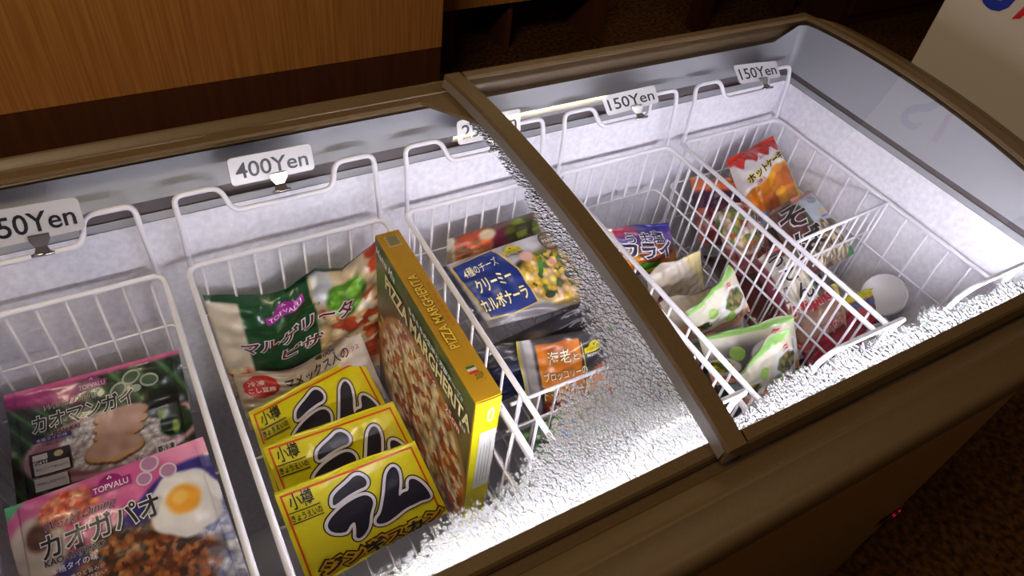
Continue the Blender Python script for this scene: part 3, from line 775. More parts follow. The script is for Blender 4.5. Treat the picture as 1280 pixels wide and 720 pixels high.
# chicken rice
def p_kao(u, v):
    c = base(u, (30, 52, 30)); s = np.sin((u*1.1+v*.6)*46+2.2*noise2(u, v, 2, 7)); c = mixc(c, (70, 110, 66), ss(s, .55, 1.0)); c = mixc(c, (16, 26, 20), ss(-s, .3, 1.0))
    c = mixc(c, (164, 44, 116), ss(v-.80+.28*u-.10*noise2(u, v, 4, 6)*.4, .02, .10)*(1-ss(u, .34, .50)))
    c = band(c, v, .965, 1.3, (206, 92, 150), .02)
    c = ellf(c, u, v, .55, .40, .50, .27, (196, 148, 158), .05); c = ellf(c, u, v, .55, .41, .46, .235, (150, 98, 112), .06)
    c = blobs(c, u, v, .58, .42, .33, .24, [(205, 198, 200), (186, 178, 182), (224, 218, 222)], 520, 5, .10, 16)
    c = ellf(c, u, v, .85, .60, .12, .13, (18, 24, 18), .1); c = ellf(c, u, v, .91, .40, .10, .13, (22, 40, 18), .12); c = ellf(c, u, v, .84, .51, .03, .05, (120, 150, 84), .3); c = ellf(c, u, v, .90, .36, .02, .06, (130, 160, 70), .4)
    for i, (x, y, rx, ry) in enumerate(((.62, .60, .15, .060), (.60, .535, .15, .055), (.585, .47, .14, .055), (.55, .35, .16, .105))):
        c = ellf(c, u, v, x, y-.018, rx*1.04, ry*1.12, (92, 60, 50), .05, .04, i); c = ellf(c, u, v, x, y-.006, rx, ry, (206, 160, 112), .05, .05, i); c = ellf(c, u, v, x, y+.008, rx*.95, ry*.84, (192, 156, 144), .06, .05, i)
    return c+6*noise2(u, v, 9, 60)[:, None]
a = asp('kao')
bag('frozen_food_bag', K['kao'], .030, 'dark green and magenta bag of chicken rice at the back of the leftmost basket', 'food bag', p_kao, [
    ('printed_leaf_pattern', [(ell2d(x, a*y, rx, rx*.75, 20, r), (150, 158, 150)) for x, y, rx, r in ((.70, .88, .055, 20), (.80, .82, .055, -10), (.62, .80, .055, 40), (.72, .78, .03, 0))] + [(ell2d(x, a*y, rx*.8, rx*.52, 18, r), (60, 84, 62)) for x, y, rx, r in ((.70, .88, .055, 20), (.80, .82, .055, -10), (.62, .80, .055, 40))]),
    ('printed_logo', logo(.48, a*.90, .17, (120, 20, 100), (190, 150, 185))),
    ('printed_title', T('World Dining', .36, a*.815, .30, .045, (140, 150, 140), .0, 3, .4) + T('カオマンガイ', .42, a*.715, .56, .095, (24, 22, 34), .018, 2, 0, (222, 220, 226), .042)),
    ('printed_subtitle', T('KHAO MAN KAI', .26, a*.610, .26, .026, (30, 30, 44), .01) + [(rect2d(.13, a*.555, .34, a*.59), (44, 42, 96))] + T('本格タイの味', .235, a*.573, .17, .020, (200, 196, 214), 0) + T('しっとり蒸し鶏にうまみ広がる', .27, a*.53, .32, .018, (60, 52, 60))),
    ('printed_cooking_box', [(rect2d(.10, a*.29, .32, a*.48), (34, 30, 44)), (rect2d(.12, a*.42, .20, a*.465), (205, 200, 208)), (ell2d(.26, a*.44, .025, .018), (190, 170, 120)), (rect2d(.12, a*.30, .31, a*.385), (206, 200, 206)), (rect2d(.11, a*.17, .29, a*.275), (206, 200, 206))] + T('約4分', .16, a*.40, .08, .028, (225, 220, 225), .01) + T('電子レンジで温めるだけ', .215, a*.345, .17, .014, (60, 54, 66)) + T('お召し上がり方', .20, a*.23, .15, .014, (80, 74, 86))),
    ('printed_weight', T('1人前', .68, a*.175, .07, .04, (226, 214, 220), .01) + [(rect2d(.77, a*.17, .88, a*.26), (206, 200, 206))] + T('要冷凍', .825, a*.215, .095, .04, (30, 26, 36), .02))],
    'u', 1, None, 1.0)
# basil minced rice
def p_gap(u, v):
    c = base(u, (206, 92, 150)); c = mixc(c, (232, 150, 186), ss(np.sin(u*9+v*6+1.2*noise2(u, v, 3, 6)), .2, 1.))
    c = mixc(c, (96, 24, 52), (1-ss(v, .55, .68))*(1-ss(u, .30, .42)))
    sw = .60+.22*ss(u, .25, .8)+.09*(u > .5)*ss(u, .5, .9)
    c = mixc(c, (46, 38, 122), 1-ss(v-sw, -.03, .0)); 
    c = mixc(c, (96, 24, 52), (1-ss(v, .52, .64))*(1-ss(u+.15*v, .24, .30)))
    c = ellf(c, u, v, .12, .70, .14, .19, (206, 190, 176), .1); c = ellf(c, u, v, .13, .76, .06, .08, (92, 52, 34), .3); c = ellf(c, u, v, .06, .47, .07, .08, (188, 150, 120), .2)
    c = blobs(c, u, v, .29, .87, .15, .10, [(226, 96, 62), (240, 150, 110), (214, 70, 52)], 60, 3, .2)
    c = mixc(c, (90, 180, 130), ss(v-u*1.0, .90, .92))
    c = blobs(c, u, v, .94, .28, .26, .32, [(196, 200, 232), (150, 158, 206), (222, 224, 244)], 260, 4, .15)
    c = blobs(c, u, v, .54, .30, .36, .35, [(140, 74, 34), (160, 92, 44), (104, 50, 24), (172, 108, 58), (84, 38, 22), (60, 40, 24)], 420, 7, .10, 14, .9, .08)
    c = ellf(c, u, v, .82, .655, .185, .195, (226, 222, 222), .05, .04, 1, 7); c = ellf(c, u, v, .83, .66, .15, .15, (238, 234, 230), .2); c = ellf(c, u, v, .815, .68, .085, .085, (232, 158, 44), .25, .02, 0, 5); c = ellf(c, u, v, .80, .70, .04, .04, (240, 190, 90), .5)
    return c+5*noise2(u, v, 9, 60)[:, None]
def art_gap(a): return [
    ('printed_leaf_pattern', [(ell2d(x, a*y, r, r*.9, 22, 0), (206, 190, 206)) for x, y, r in ((.70, .955, .05), (.66, .875, .04), (.78, .875, .045))] + [(ell2d(x, a*y, r*.78, r*.68, 20), (170, 120, 160)) for x, y, r in ((.70, .955, .05), (.66, .875, .04), (.78, .875, .045))]),
    ('printed_logo', logo(.50, a*.905, .20, (150, 24, 116), (236, 220, 236))),
    ('printed_title', T('World Dining', .34, a*.80, .34, .055, (60, 36, 60), .0, 2, .4, (226, 190, 214), .03) + T('カオガパオ', .42, a*.70, .56, .115, (22, 20, 34), .018, 2, 0, (232, 228, 234), .042)),
    ('printed_subtitle', T('KAO GAPRAO', .28, a*.60, .28, .032, (24, 20, 40), .015, 0, 0, (200, 190, 210), .04) + T('本格タイの味', .27, a*.545, .22, .034, (222, 218, 236), .01) + T('バジルの香りと旨みが', .27, a*.48, .26, .022, (214, 210, 232)) + T('食欲をそそる味わい', .27, a*.445, .26, .022, (214, 210, 232)))]
a = asp('gap')
bag('frozen_food_bag', K['gap'], .034, 'pink and navy bag showing a fried egg over minced meat', 'food bag', p_gap, art_gap(a), 'u', 2, None, 1.1, (130, 100))
bag('frozen_food_bag', K['gap2'], .026, 'pink and navy bag mostly hidden under the fried egg bag', 'food bag', p_gap, art_gap(asp('gap2')), 'u', 3, None, 1.0, (80, 60))

# margherita bag, green
def p_marg(u, v):
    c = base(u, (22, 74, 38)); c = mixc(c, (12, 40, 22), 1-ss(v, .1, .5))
    c = mixc(c, (214, 200, 176), 1-ss(u, .155, .165)); c = mixc(c, (206, 186, 150), ss(u+.02*np.sin(v*9), .565, .575))
    r = u > .57
    c = np.where(r[:, None], blobs(c, u, v, .84, .42, .30, .40, [(224, 206, 168), (214, 182, 130), (196, 84, 46), (232, 216, 186), (176, 60, 34), (220, 190, 140)], 150, 6, .2), c)
    c = np.where(r[:, None], ellf(c, u, v, .62, .86, .07, .16, (206, 208, 214), .2), c)
    c = np.where(r[:, None], blobs(c, u, v, .76, .72, .125, .15, [(126, 190, 60), (96, 166, 44), (150, 206, 90), (70, 140, 36)], 26, 2, .12), c)
    c = np.where(r[:, None], ellf(c, u, v, .95, .93, .05, .06, (200, 60, 34), .2), c); c = np.where(r[:, None], ellf(c, u, v, .96, .82, .05, .05, (206, 74, 40), .2), c)
    c = blobs(c, u, v, .06, .20, .12, .16, [(206, 186, 150), (186, 60, 44), (222, 206, 180)], 24, 3, .2)
    return band(c, v, .955, 1.3, (20, 66, 34), .008)
_dx = [0, .17, .28, .385, .46, .55, .605, .66, .76, .87, 1.]; _dp = [0, -24, -36, -33, -25, -15, -12, -20, -27, -14, 0]
def dip_marg(u, v): return np.interp(u, _dx, _dp)*.00098*np.clip(v, 0, 1)**1.5
a = asp('marg')
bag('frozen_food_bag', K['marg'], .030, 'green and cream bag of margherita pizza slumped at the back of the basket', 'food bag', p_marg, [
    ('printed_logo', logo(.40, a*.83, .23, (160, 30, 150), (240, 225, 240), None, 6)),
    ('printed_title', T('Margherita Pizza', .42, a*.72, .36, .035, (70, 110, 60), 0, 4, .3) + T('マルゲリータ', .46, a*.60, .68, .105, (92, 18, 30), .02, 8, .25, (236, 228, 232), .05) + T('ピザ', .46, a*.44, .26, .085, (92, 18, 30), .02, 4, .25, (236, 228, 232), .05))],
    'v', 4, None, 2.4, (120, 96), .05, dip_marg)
# off-white crumpled bag
def p_brown(u, v):
    c = base(u, (176, 158, 140)); c = mixc(c, (214, 204, 196), ss(noise2(u, v, 5, 12), .0, 1.4)); c = mixc(c, (120, 98, 82), ss(-noise2(u, v, 7, 9), .5, 1.6))
    return mixc(c, (220, 214, 210), ss(u, .80, .9)*.7)
a = asp('brown')
bag('frozen_food_bag', K['brown'], .018, 'crumpled beige bag with a red spot behind the yellow packs', 'food bag', p_brown, [
    ('printed_badge', [(ell2d(.17, a*.76, .13, .10, 24, 0, .06, 2), (176, 40, 36))] + T('冷凍', .14, a*.82, .12, .045, (226, 200, 196), .02) + T('こし豆腐', .17, a*.71, .19, .045, (226, 200, 196), .02)),
    ('printed_title', T('マメックス人の', .60, a*.80, .52, .080, (34, 28, 30), .02, 4, .2) + T('300g', .70, a*.92, .13, .04, (50, 44, 48), .02) + T('ミックス', .88, a*.83, .14, .035, (190, 60, 50), .01))],
    'v', 5, None, 2.2, (90, 70), .05, lambda u, v: -.016*np.exp(-((u-.45)/.3)**2)*v)

# yellow lamb packs
RA1 = [(.318, .732), (.344, .789), (.459, .853), (.512, .891), (.553, .876), (.58, .806), (.56, .744), (.505, .746), (.414, .726), (.345, .695), (.313, .689)]
RA2 = [(.236, .539), (.273, .588), (.352, .642), (.458, .677), (.53, .673), (.561, .619), (.557, .548), (.513, .458), (.469, .328), (.425, .27), (.386, .257), (.369, .295), (.386, .349), (.405, .454), (.363, .436), (.333, .388), (.294, .402), (.251, .438), (.231, .488)]
MU = [(.532, .372), (.579, .407), (.638, .562), (.692, .703), (.724, .786), (.778, .831), (.803, .773), (.788, .663), (.722, .475), (.769, .512), (.811, .493), (.837, .615), (.881, .599), (.919, .49), (.936, .343), (.926, .283), (.865, .316), (.813, .316), (.748, .327), (.639, .287), (.574, .278), (.525, .318)]
def p_yel(u, v):
    return base(u, (226, 214, 22))
def lamb_pack(k, seed, label):
    a = asp(k); g = [[(x, y*a) for x, y in q] for q in (RA1, RA2, MU)]
    sm = [smooth_loop(q, 2) for q in g]
    blk = (24, 20, 40)
    bl = [(poly2d(grow(q, .030)), (20, 18, 24)) for q in sm]+[(poly2d(grow(q, .021)), (226, 220, 236)) for q in sm]+[(poly2d(q), blk) for q in sm]
    fr = .962
    red = (214, 72, 10); tk = .013
    frame = [(rect2d(.026, a*.03, .026+tk, a*.95), red), (rect2d(.961-tk, a*.03, .961, a*.95), red), (rect2d(.026, a*.95-tk, .961, a*.95), red)]
    bag('lamb_pack', K[k], .012, label, 'food pack', p_yel, [
        ('printed_border', frame),
        ('printed_brush_title', bl),
        ('printed_maker', T('小樽', .143, a*.862, .155, .105, (30, 26, 14), .012, 0) + [(rect2d(.042, a*.762, .246, a*.772), (40, 34, 14))] + T('きょうえいの', .145, a*.712, .20, .045, (34, 30, 16), .02) + [(rect2d(.042, a*.658, .246, a*.668), (40, 34, 14))]),
        ('printed_gold_title', T('ジンギスカン', .54, a*.10, .84, .095, (40, 30, 18), .05, -3, 0, (30, 24, 14), .17) + T('ジンギスカン', .54, a*.10, .84, .095, (40, 30, 18), .03, -3, 0, (206, 152, 24), .11))],
        'v', seed, 'yellow packs of lamb', .45, (60, 46), .03, None, (40, 30))
lamb_pack('Y1', 6, 'yellow pack with black brush lettering, rearmost of the three')
lamb_pack('Y2', 7, 'yellow pack with black brush lettering, middle of the three')
lamb_pack('Y3', 8, 'yellow pack with black brush lettering, nearest and fully showing')

# ---- pasta basket
def p_sea(u, v):
    c = base(u, (96, 74, 66)); c = blobs(c, u, v, .28, .62, .26, .40, [(206, 92, 50), (196, 120, 84), (176, 74, 44), (150, 96, 70)], 14, 2, .15); c = ellf(c, u, v, .56, .60, .14, .30, (96, 26, 56), .2)
    c = blobs(c, u, v, .74, .72, .18, .26, [(86, 92, 34), (112, 130, 44), (60, 56, 30)], 14, 4, .2); c = ellf(c, u, v, .40, .86, .08, .10, (206, 190, 160), .3); c = mixc(c, (196, 186, 170), 1-ss(u, .06, .10)); return mixc(c, (176, 170, 150), ss(u, .90, .94))
bag('frozen_food_bag', K['sea'], .022, 'brown bag with orange and purple picture behind the blue pasta bag', 'food bag', p_sea, [], 'u', 10, None, 1.6, (70, 50))
def p_blue(u, v):
    c = base(u, (176, 172, 180)); c = mixc(c, (96, 92, 100), ss(noise2(u, v, 6, 10), .5, 1.4)); c = mixc(c, (46, 44, 52), 1-ss(u, .04, .07)); c = mixc(c, (110, 106, 110), 1-ss(v, .10, .16))
    c = ellf(c, u, v, .74, .92, .13, .10, (206, 202, 212), .2); c = ellf(c, u, v, .60, .62, .09, .10, (40, 38, 42), .3)
    c = ellf(c, u, v, .80, .42, .30, .36, (150, 120, 50), .1)
    return blobs(c, u, v, .78, .44, .27, .33, [(222, 190, 80), (206, 170, 66), (232, 206, 110), (196, 156, 60), (214, 176, 140), (76, 96, 50)], 110, 9, .1, 12, .6)
a = asp('blue')
gold = (196, 166, 84); gw = (232, 220, 176); bl_ = (28, 48, 120)
def crest(cx, cy, w, rot=0):
    a_ = math.radians(rot); R = np.array([[math.cos(a_), -math.sin(a_)], [math.sin(a_), math.cos(a_)]])
    P = np.array([(-.5, -.16), (.5, -.16), (.5, .10), (.32, .12), (.22, .28), (.08, .34), (-.08, .34), (-.22, .28), (-.32, .12), (-.5, .10)])*w@R.T+np.array([cx, cy])
    q = R@np.array([0, -.25*w])
    return [(poly2d(P), (214, 196, 20))]+T('TOPVALU', cx, cy-.02*w, w*.8, w*.13, (110, 96, 16), .01, rot)+[(ell2d(cx, cy+.17*w, .06*w, .05*w, 12), (90, 80, 14))]+[(rect2d(cx-w*.46, cy+q[1]-.07*w, cx+w*.46, cy+q[1]+.07*w), (24, 24, 28))]+T('BESTPRICE', cx, cy+q[1], w*.84, w*.10, (226, 226, 226), .01)
lab = [(.075, .92), (.43, .98), (.52, .62), (.53, .16), (.30, .10), (.11, .12), (.09, .5)]
bag('frozen_food_bag', K['blue'], .018, 'pasta bag with a blue label and a picture of carbonara', 'food bag', p_blue, [
    ('printed_label', [(poly2d([(x, y*a) for x, y in grow(lab, .016)]), gold), (poly2d([(x, y*a) for x, y in lab]), bl_)]),
    ('printed_title', T('4種のチーズ', .27, a*.80, .30, .085, gw, .004, 6, .1) + T('クリーミー', .29, a*.56, .30, .12, gw, .02, 4, .1, (20, 30, 70), .05) + T('カルボナーラ', .29, a*.30, .40, .12, gw, .02, 4, .1, (20, 30, 70), .05)),
    ('printed_logo', crest(.57, a*.88, .16, 4)),
    ('printed_badge', [(ell2d(.90, a*.87, .085, .085, 28), (60, 44, 32)), (ell2d(.90, a*.87, .078, .078, 28), (128, 106, 82))] + T('ソースが', .90, a*.93, .10, .028, (226, 220, 210), .02) + T('からみ合う', .90, a*.87, .13, .030, (235, 230, 222), .03) + T('パスタ', .90, a*.80, .07, .022, (226, 220, 210), .02)),
    ('printed_picture', [(ell2d(.72, a*.58, .02, .09, 14, -25), (70, 130, 50)), (ell2d(.83, a*.60, .030, .026, 12), (214, 140, 140)), (ell2d(.92, a*.40, .045, .03, 12), (50, 66, 50)), (ell2d(.66, a*.20, .05, .03, 12, 10), (56, 64, 40)), (ell2d(.64, a*.74, .06, .045, 14), (206, 160, 150))])],
    'u', 11, None, 1.4, (110, 84))
def p_blk(u, v):  # pale tones on the black are reflection painted into the film colour
    c = base(u, (40, 36, 42)); c = mixc(c, (120, 112, 116), ss(noise2(u, v, 8, 12), .6, 1.6)); c = mixc(c, (24, 30, 74), (1-ss(u, .3, .36))*(1-ss(v, .6, .7)))
    return ellf(c, u, v, .45, .72, .12, .2, (120, 104, 92), .4)
bag('frozen_food_bag', K['blk'], .022, 'black glossy bag squeezed between the blue and orange pasta bags', 'food bag', p_blk, [], 'u', 12, None, 1.8, (70, 50))
def p_ebi(u, v):
    c = base(u, (58, 54, 60)); c = mixc(c, (170, 166, 170), (1-ss(u, .14, .18))); c = mixc(c, (206, 196, 60), 1-ss(u, .02, .03))
    m = ss(u, .185, .20)*(1-ss(u+.03*np.sin(v*3), .70, .715))*(1-ss(v, .93, .95))*ss(v, .10, .12)
    c = mixc(c, (206, 118, 22), m); c = mixc(c, (150, 70, 12), m*ss(noise2(u, v, 3, 8), .2, 1.4)*.8); c = mixc(c, (232, 160, 70), m*ss(-noise2(u, v, 3, 8), .6, 1.6)*.7)
    c = mixc(c, (150, 24, 26), ss(u, .185, .2)*(1-ss(u, .78, .80))*(1-ss(v, .20, .22)))
    c = blobs(c, u, v, .92, .32, .22, .24, [(226, 140, 60), (206, 104, 40), (240, 200, 150), (222, 120, 52)], 34, 3, .1, 12)
    return c
a = asp('ebi'); ow = (84, 40, 8)
bag('frozen_food_bag', K['ebi'], .026, 'dark pasta bag with an orange label about shrimp and broccoli', 'food bag', p_ebi, [
    ('printed_label_edge', [(rect2d(.705, a*.12, .717, a*.90), gold)]),
    ('printed_title', T('海老', .43, a*.78, .26, .16, (238, 226, 190), .006, 2, 0, ow, .03) + T('と', .62, a*.76, .07, .08, (238, 226, 190), .01, 0, 0, ow, .05) + T('ブロッコリーの', .47, a*.57, .50, .11, (238, 226, 190), .02, 2, 0, ow, .05) + T('トマトクリーム', .46, a*.36, .54, .16, (240, 228, 180), .025, 2, 0, ow, .06) + T('クリーミーソース仕立て', .47, a*.155, .48, .06, (240, 220, 214), .01, 2)),
    ('printed_logo', crest(.86, a*.80, .26, 2))], 'u', 13, None, 1.1, (100, 80))
def p_grn(u, v):
    c = base(u, (56, 110, 54)); c = blobs(c, u, v, .5, .5, .6, .6, [(60, 124, 56), (96, 156, 76), (40, 86, 40), (120, 150, 90)], 60, 3, .1); return mixc(c, (130, 124, 96), ss(u, .62, .72)*ss(v, .3, .5))
a = asp('grn')
bag('frozen_food_bag', K['grn'], .022, 'green vegetable bag with a blue badge below the orange pasta bag', 'food bag', p_grn, [
    ('printed_badge', [(ell2d(.48, a*.60, .17, .15, 26), (40, 110, 190))] + T('自然解凍', .48, a*.68, .26, .065, (226, 236, 244), .02) + T('OK', .48, a*.50, .16, .085, (226, 236, 244), .03))], 'v', 14, None, 1.4, (70, 50))

# ---- vegetable basket
def p_fry(u, v):
    c = base(u, (74, 50, 120)); c = mixc(c, (160, 60, 90), (1-ss(u, .35, .5))*ss(v, .82, .88)); c = mixc(c, (50, 46, 130), ss(u, .5, .6)*ss(v, .85, .9)); c = mixc(c, (214, 208, 180), (1-ss(u, .08, .12))*ss(v, .5, .6))
    return blobs(c, u, v, .52, .42, .52, .30, [(196, 116, 26), (176, 92, 20), (214, 140, 40), (110, 54, 24)], 16, 5, .12)
a = asp('fry')
bag('frozen_food_bag', K['fry'], .040, 'purple bag of fried potatoes with a green badge at the back of its basket', 'food bag', p_fry, [
    ('printed_title', T('うま塩', .52, a*.80, .56, .14, (34, 30, 52), .018, -3, .0, (216, 212, 226), .045) + T('フライ', .50, a*.58, .70, .20, (34, 30, 52), .035, -3, 0, (216, 212, 226), .06)),
    ('printed_badge', [(poly2d([(.34, a*.32), (.66, a*.36), (.66, a*.24), (.34, a*.18)]), (60, 150, 30)), (poly2d([(.38, a*.18), (.68, a*.24), (.68, a*.14), (.40, a*.06)]), (206, 200, 20))])], 'v', 15, None, 1.4, (70, 56))
def p_crm(s):
    def f(u, v):
        c = base(u, (186, 172, 156)); c = mixc(c, (206, 198, 190), ss(noise2(u, v, s, 7), -.2, 1.2)); c = mixc(c, (206, 190, 120), ss(u+v*.4, .96, 1.16)*.7)
        return mixc(c, (176, 120, 70), (1-ss(u, .1, .34))*(1-ss(v, .30, .5)))
    return f
bag('frozen_food_bag', K['crm'], .020, 'cream coloured bag with a purple crest standing up behind the fried potatoes', 'food bag', p_crm(3), [('printed_logo', [(ell2d(.20, asp('crm')*.42, .10, .11, 16, 0, .15, 1), (130, 36, 120))] + T('TOPVALU', .20, asp('crm')*.40, .16, .04, (220, 190, 216), .01))], 'v', 16, None, 1.3, (60, 46))
bag('frozen_food_bag', K['crm2'], .022, 'cream coloured bag with a purple crest lying low under the vegetable bags', 'food bag', p_crm(8), [('printed_logo', logo(.38, asp('crm2')*.60, .26, (120, 30, 110), (220, 190, 216)))], 'v', 17, None, 1.3, (60, 46))
def p_veg(dark):
    def f(u, v):
        c = base(u, (206, 202, 184)); c = mixc(c, (190, 184, 160), ss(noise2(u, v, 5, 7), .2, 1.4))
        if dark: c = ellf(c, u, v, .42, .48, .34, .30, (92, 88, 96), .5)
        c = mixc(c, (206, 140, 110), 1-ss(v+.05*u, .22, .24))
        c = ellf(c, u, v, .74, .50, .27, .27, (216, 216, 222), .06); c = blobs(c, u, v, .76, .52, .19, .19, [(96, 112, 48), (70, 84, 34), (150, 116, 70), (120, 130, 66), (60, 56, 28)], 46, 4, .10, 12, .7, .05)
        c = ellf(c, u, v, .16, .34, .18, .20, (220, 220, 216), .06); c = blobs(c, u, v, .14, .38, .12, .13, [(206, 180, 20), (80, 104, 36), (50, 70, 30), (222, 200, 40)], 22, 6, .12)
        return band(c, v, .90, .985, (140, 190, 104), .01)
    return f
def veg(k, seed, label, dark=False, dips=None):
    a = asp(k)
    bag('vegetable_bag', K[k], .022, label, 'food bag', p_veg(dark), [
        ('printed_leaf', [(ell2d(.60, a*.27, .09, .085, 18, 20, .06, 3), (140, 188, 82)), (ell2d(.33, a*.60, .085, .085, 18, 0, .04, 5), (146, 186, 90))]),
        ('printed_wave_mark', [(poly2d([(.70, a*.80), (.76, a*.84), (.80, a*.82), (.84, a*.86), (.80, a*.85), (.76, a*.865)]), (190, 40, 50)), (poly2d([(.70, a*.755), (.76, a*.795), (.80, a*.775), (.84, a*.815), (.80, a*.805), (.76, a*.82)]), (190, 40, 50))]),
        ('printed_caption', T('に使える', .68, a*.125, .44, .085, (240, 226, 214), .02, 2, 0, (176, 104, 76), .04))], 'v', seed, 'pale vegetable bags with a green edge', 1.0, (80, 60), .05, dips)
def dip_v(u, v): return -.014*np.exp(-((u-.0)/.28)**2)*v
veg('veg1', 18, 'pale green-edged vegetable bag, rearmost of the three, tilted')
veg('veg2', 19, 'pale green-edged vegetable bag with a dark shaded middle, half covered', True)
veg('veg3', 20, 'pale green-edged vegetable bag nearest the front with its picture of green beans showing', False, dip_v)

# ---- right corner basket
def p_hot(u, v):
    c = base(u, (226, 222, 226)); c = mixc(c, (200, 44, 30), ss(v-.05*np.sin(u*26), .80, .82)); c = mixc(c, (210, 200, 200), (1-ss(u, .06, .12))*(1-ss(v, .86, .9)))
    m = 1-ss(v-.24*(u-.5)-.03*np.sin(u*12), .50, .54)
    c = np.where((m > .01)[:, None], c*(1-m[:, None])+m[:, None]*blobs(base(u, (222, 150, 30)), u, v, .5, .26, .6, .34, [(232, 160, 36), (206, 112, 20), (240, 196, 80), (196, 96, 18), (230, 140, 30)], 12, 5, .2), c)
    c = mixc(c, (150, 176, 220), (1-ss(v+u*.35, .20, .24))); return mixc(c, (222, 190, 60), ss(u, .93, .96)*(1-ss(v, .6, .7)))
a = asp('hot')
bag('frozen_food_bag', K['hot'], .038, 'orange and white hotcake bag with a red scalloped top edge', 'food bag', p_hot, [
    ('printed_title', T('ふんわり', .62, a*.80, .32, .055, (60, 50, 40), .01, 12) + T('ホットケーキ', .54, a*.635, .76, .13, (34, 26, 20), .025, 10, .1, (236, 206, 60), .05) + T('2個入', .34, a*.50, .16, .06, (190, 50, 50), .01, 8))], 'v', 21, None, 1.2, (80, 66))
def p_org(u, v):
    c = base(u, (150, 76, 66)); c = blobs(c, u, v, .5, .4, .6, .4, [(176, 84, 70), (150, 60, 60), (196, 150, 140), (110, 40, 44)], 40, 3, .1); c = mixc(c, (66, 30, 58), ss(v, .52, .55)*(1-ss(v, .76, .80))); c = mixc(c, (206, 106, 52), ss(v, .79, .82)); return mixc(c, (190, 60, 44), ss(u, .94, .96))
a = asp('org')
bag('frozen_food_bag', K['org'], .030, 'orange-edged bag with a purple band behind the wire basket side', 'food bag', p_org, [('printed_title', T('鍋焼', .84, a*.64, .20, .11, (30, 20, 30), .03, 0, 0, (196, 170, 176), .05))], 'v', 22, None, 1.6, (60, 50))
def p_udon(u, v):
    c = base(u, (150, 60, 62)); c = ellf(c, u, v, .42, .62, .52, .40, (188, 180, 176), .06); c = ellf(c, u, v, .42, .62, .46, .35, (150, 100, 66), .08)
    c = blobs(c, u, v, .40, .64, .42, .32, [(222, 200, 160), (206, 176, 130), (190, 150, 160), (110, 140, 70), (206, 180, 80), (232, 220, 206), (176, 90, 50)], 44, 6, .1); c = mixc(c, (120, 30, 52), (1-ss(v, .20, .24))); return c
a = asp('udon')
bag('frozen_food_bag', K['udon'], .030, 'bag picturing a bowl of hot-pot noodles with a small purple crest', 'food bag', p_udon, [
    ('printed_logo', logo(.74, a*.90, .30, (140, 30, 140), (220, 190, 220))), ('printed_title', T('鍋', .80, a*.70, .26, .20, (26, 24, 34), .01, 0, 0, (222, 214, 216), .04) + T('焼', .78, a*.52, .24, .20, (26, 24, 34), .01, 0, 0, (222, 214, 216), .04) + T('うどん', .74, a*.28, .44, .14, (26, 24, 34), .02, 0, 0, (222, 214, 216), .045))], 'v', 23, None, 1.4, (70, 70))
def p_ud2(u, v):
    c = base(u, (206, 200, 190)); c = blobs(c, u, v, .66, .42, .34, .40, [(226, 218, 200), (206, 196, 170), (214, 204, 186)], 40, 3, .2, 10, .4); c = mixc(c, (122, 30, 60), (1-ss(u, .16, .20))); c = mixc(c, (150, 66, 54), ss(v, .80, .84)*ss(u, .3, .4)); return mixc(c, (52, 92, 66), ss(u, .88, .92))
a = asp('ud2')
bag('frozen_food_bag', K['ud2'], .028, 'white noodle bag with tall black brush lettering and a maroon stripe', 'food bag', p_ud2, [
    ('printed_title', T('う', .44, a*.82, .32, .30, (26, 24, 40), .02, 0, 0, (226, 220, 220), .04) + T('ど', .56, a*.55, .34, .30, (26, 24, 40), .02, 0, 0, (226, 220, 220), .04) + T('ん', .66, a*.26, .36, .32, (26, 24, 40), .02, 0, 0, (226, 220, 220), .04)), ('printed_caption', T('讃岐', .30, a*.50, .12, .10, (60, 40, 50), .02) + T('風', .30, a*.36, .10, .10, (60, 40, 50), .02))], 'v', 24, None, 1.2, (60, 66))
def p_soba(u, v):
    c = base(u, (96, 58, 56)); c = mixc(c, (70, 44, 42), ss(np.sin(u*60+v*8), 0, 1)*.5); c = mixc(c, (186, 198, 214), ss(u+.12*v, .62, .65)*ss(v, .50, .52)); c = mixc(c, (206, 120, 90), ss(v, .93, .95)*ss(u, .45, .5))
    c = blobs(c, u, v, .66, .26, .40, .28, [(150, 130, 110), (110, 96, 84), (190, 170, 140), (84, 70, 60), (206, 190, 160)], 150, 6, .1, 10, .4); c = mixc(c, (50, 110, 66), ss(u+.12*v, .58, .60)*(1-ss(u+.12*v, .62, .64))*ss(v, .42, .46)); return mixc(c, (20, 104, 56), ss(u-v, .84, .88))
a = asp('soba')
bag('frozen_food_bag', K['soba'], .034, 'brown soba noodle bag with large black brush letters by the right wall', 'food bag', p_soba, [
    ('printed_title', T('そ', .32, a*.76, .46, .40, (26, 22, 30), .022, -6, 0, (224, 216, 222), .04) + T('ば', .36, a*.40, .46, .36, (26, 22, 30), .022, -6, 0, (224, 216, 222), .04)),
    ('printed_side_picture', [(ell2d(.80, a*.83, .09, .08, 20), (150, 156, 168)), (ell2d(.84, a*.64, .09, .06, 20, 10), (206, 190, 150))] + T('簡単調理', .84, a*.56, .20, .04, (60, 70, 140), .02))], 'v', 25, None, 1.2, (80, 80))
def p_pino(u, v):
    c = base(u, (150, 112, 92)); c = mixc(c, (176, 140, 122), ss(noise2(u, v, 4, 8), 0, 1.2)); c = mixc(c, (196, 186, 90), ss(u, .88, .93)); return mixc(c, (96, 60, 50), (1-ss(v, .1, .25)))
a = asp('pino')
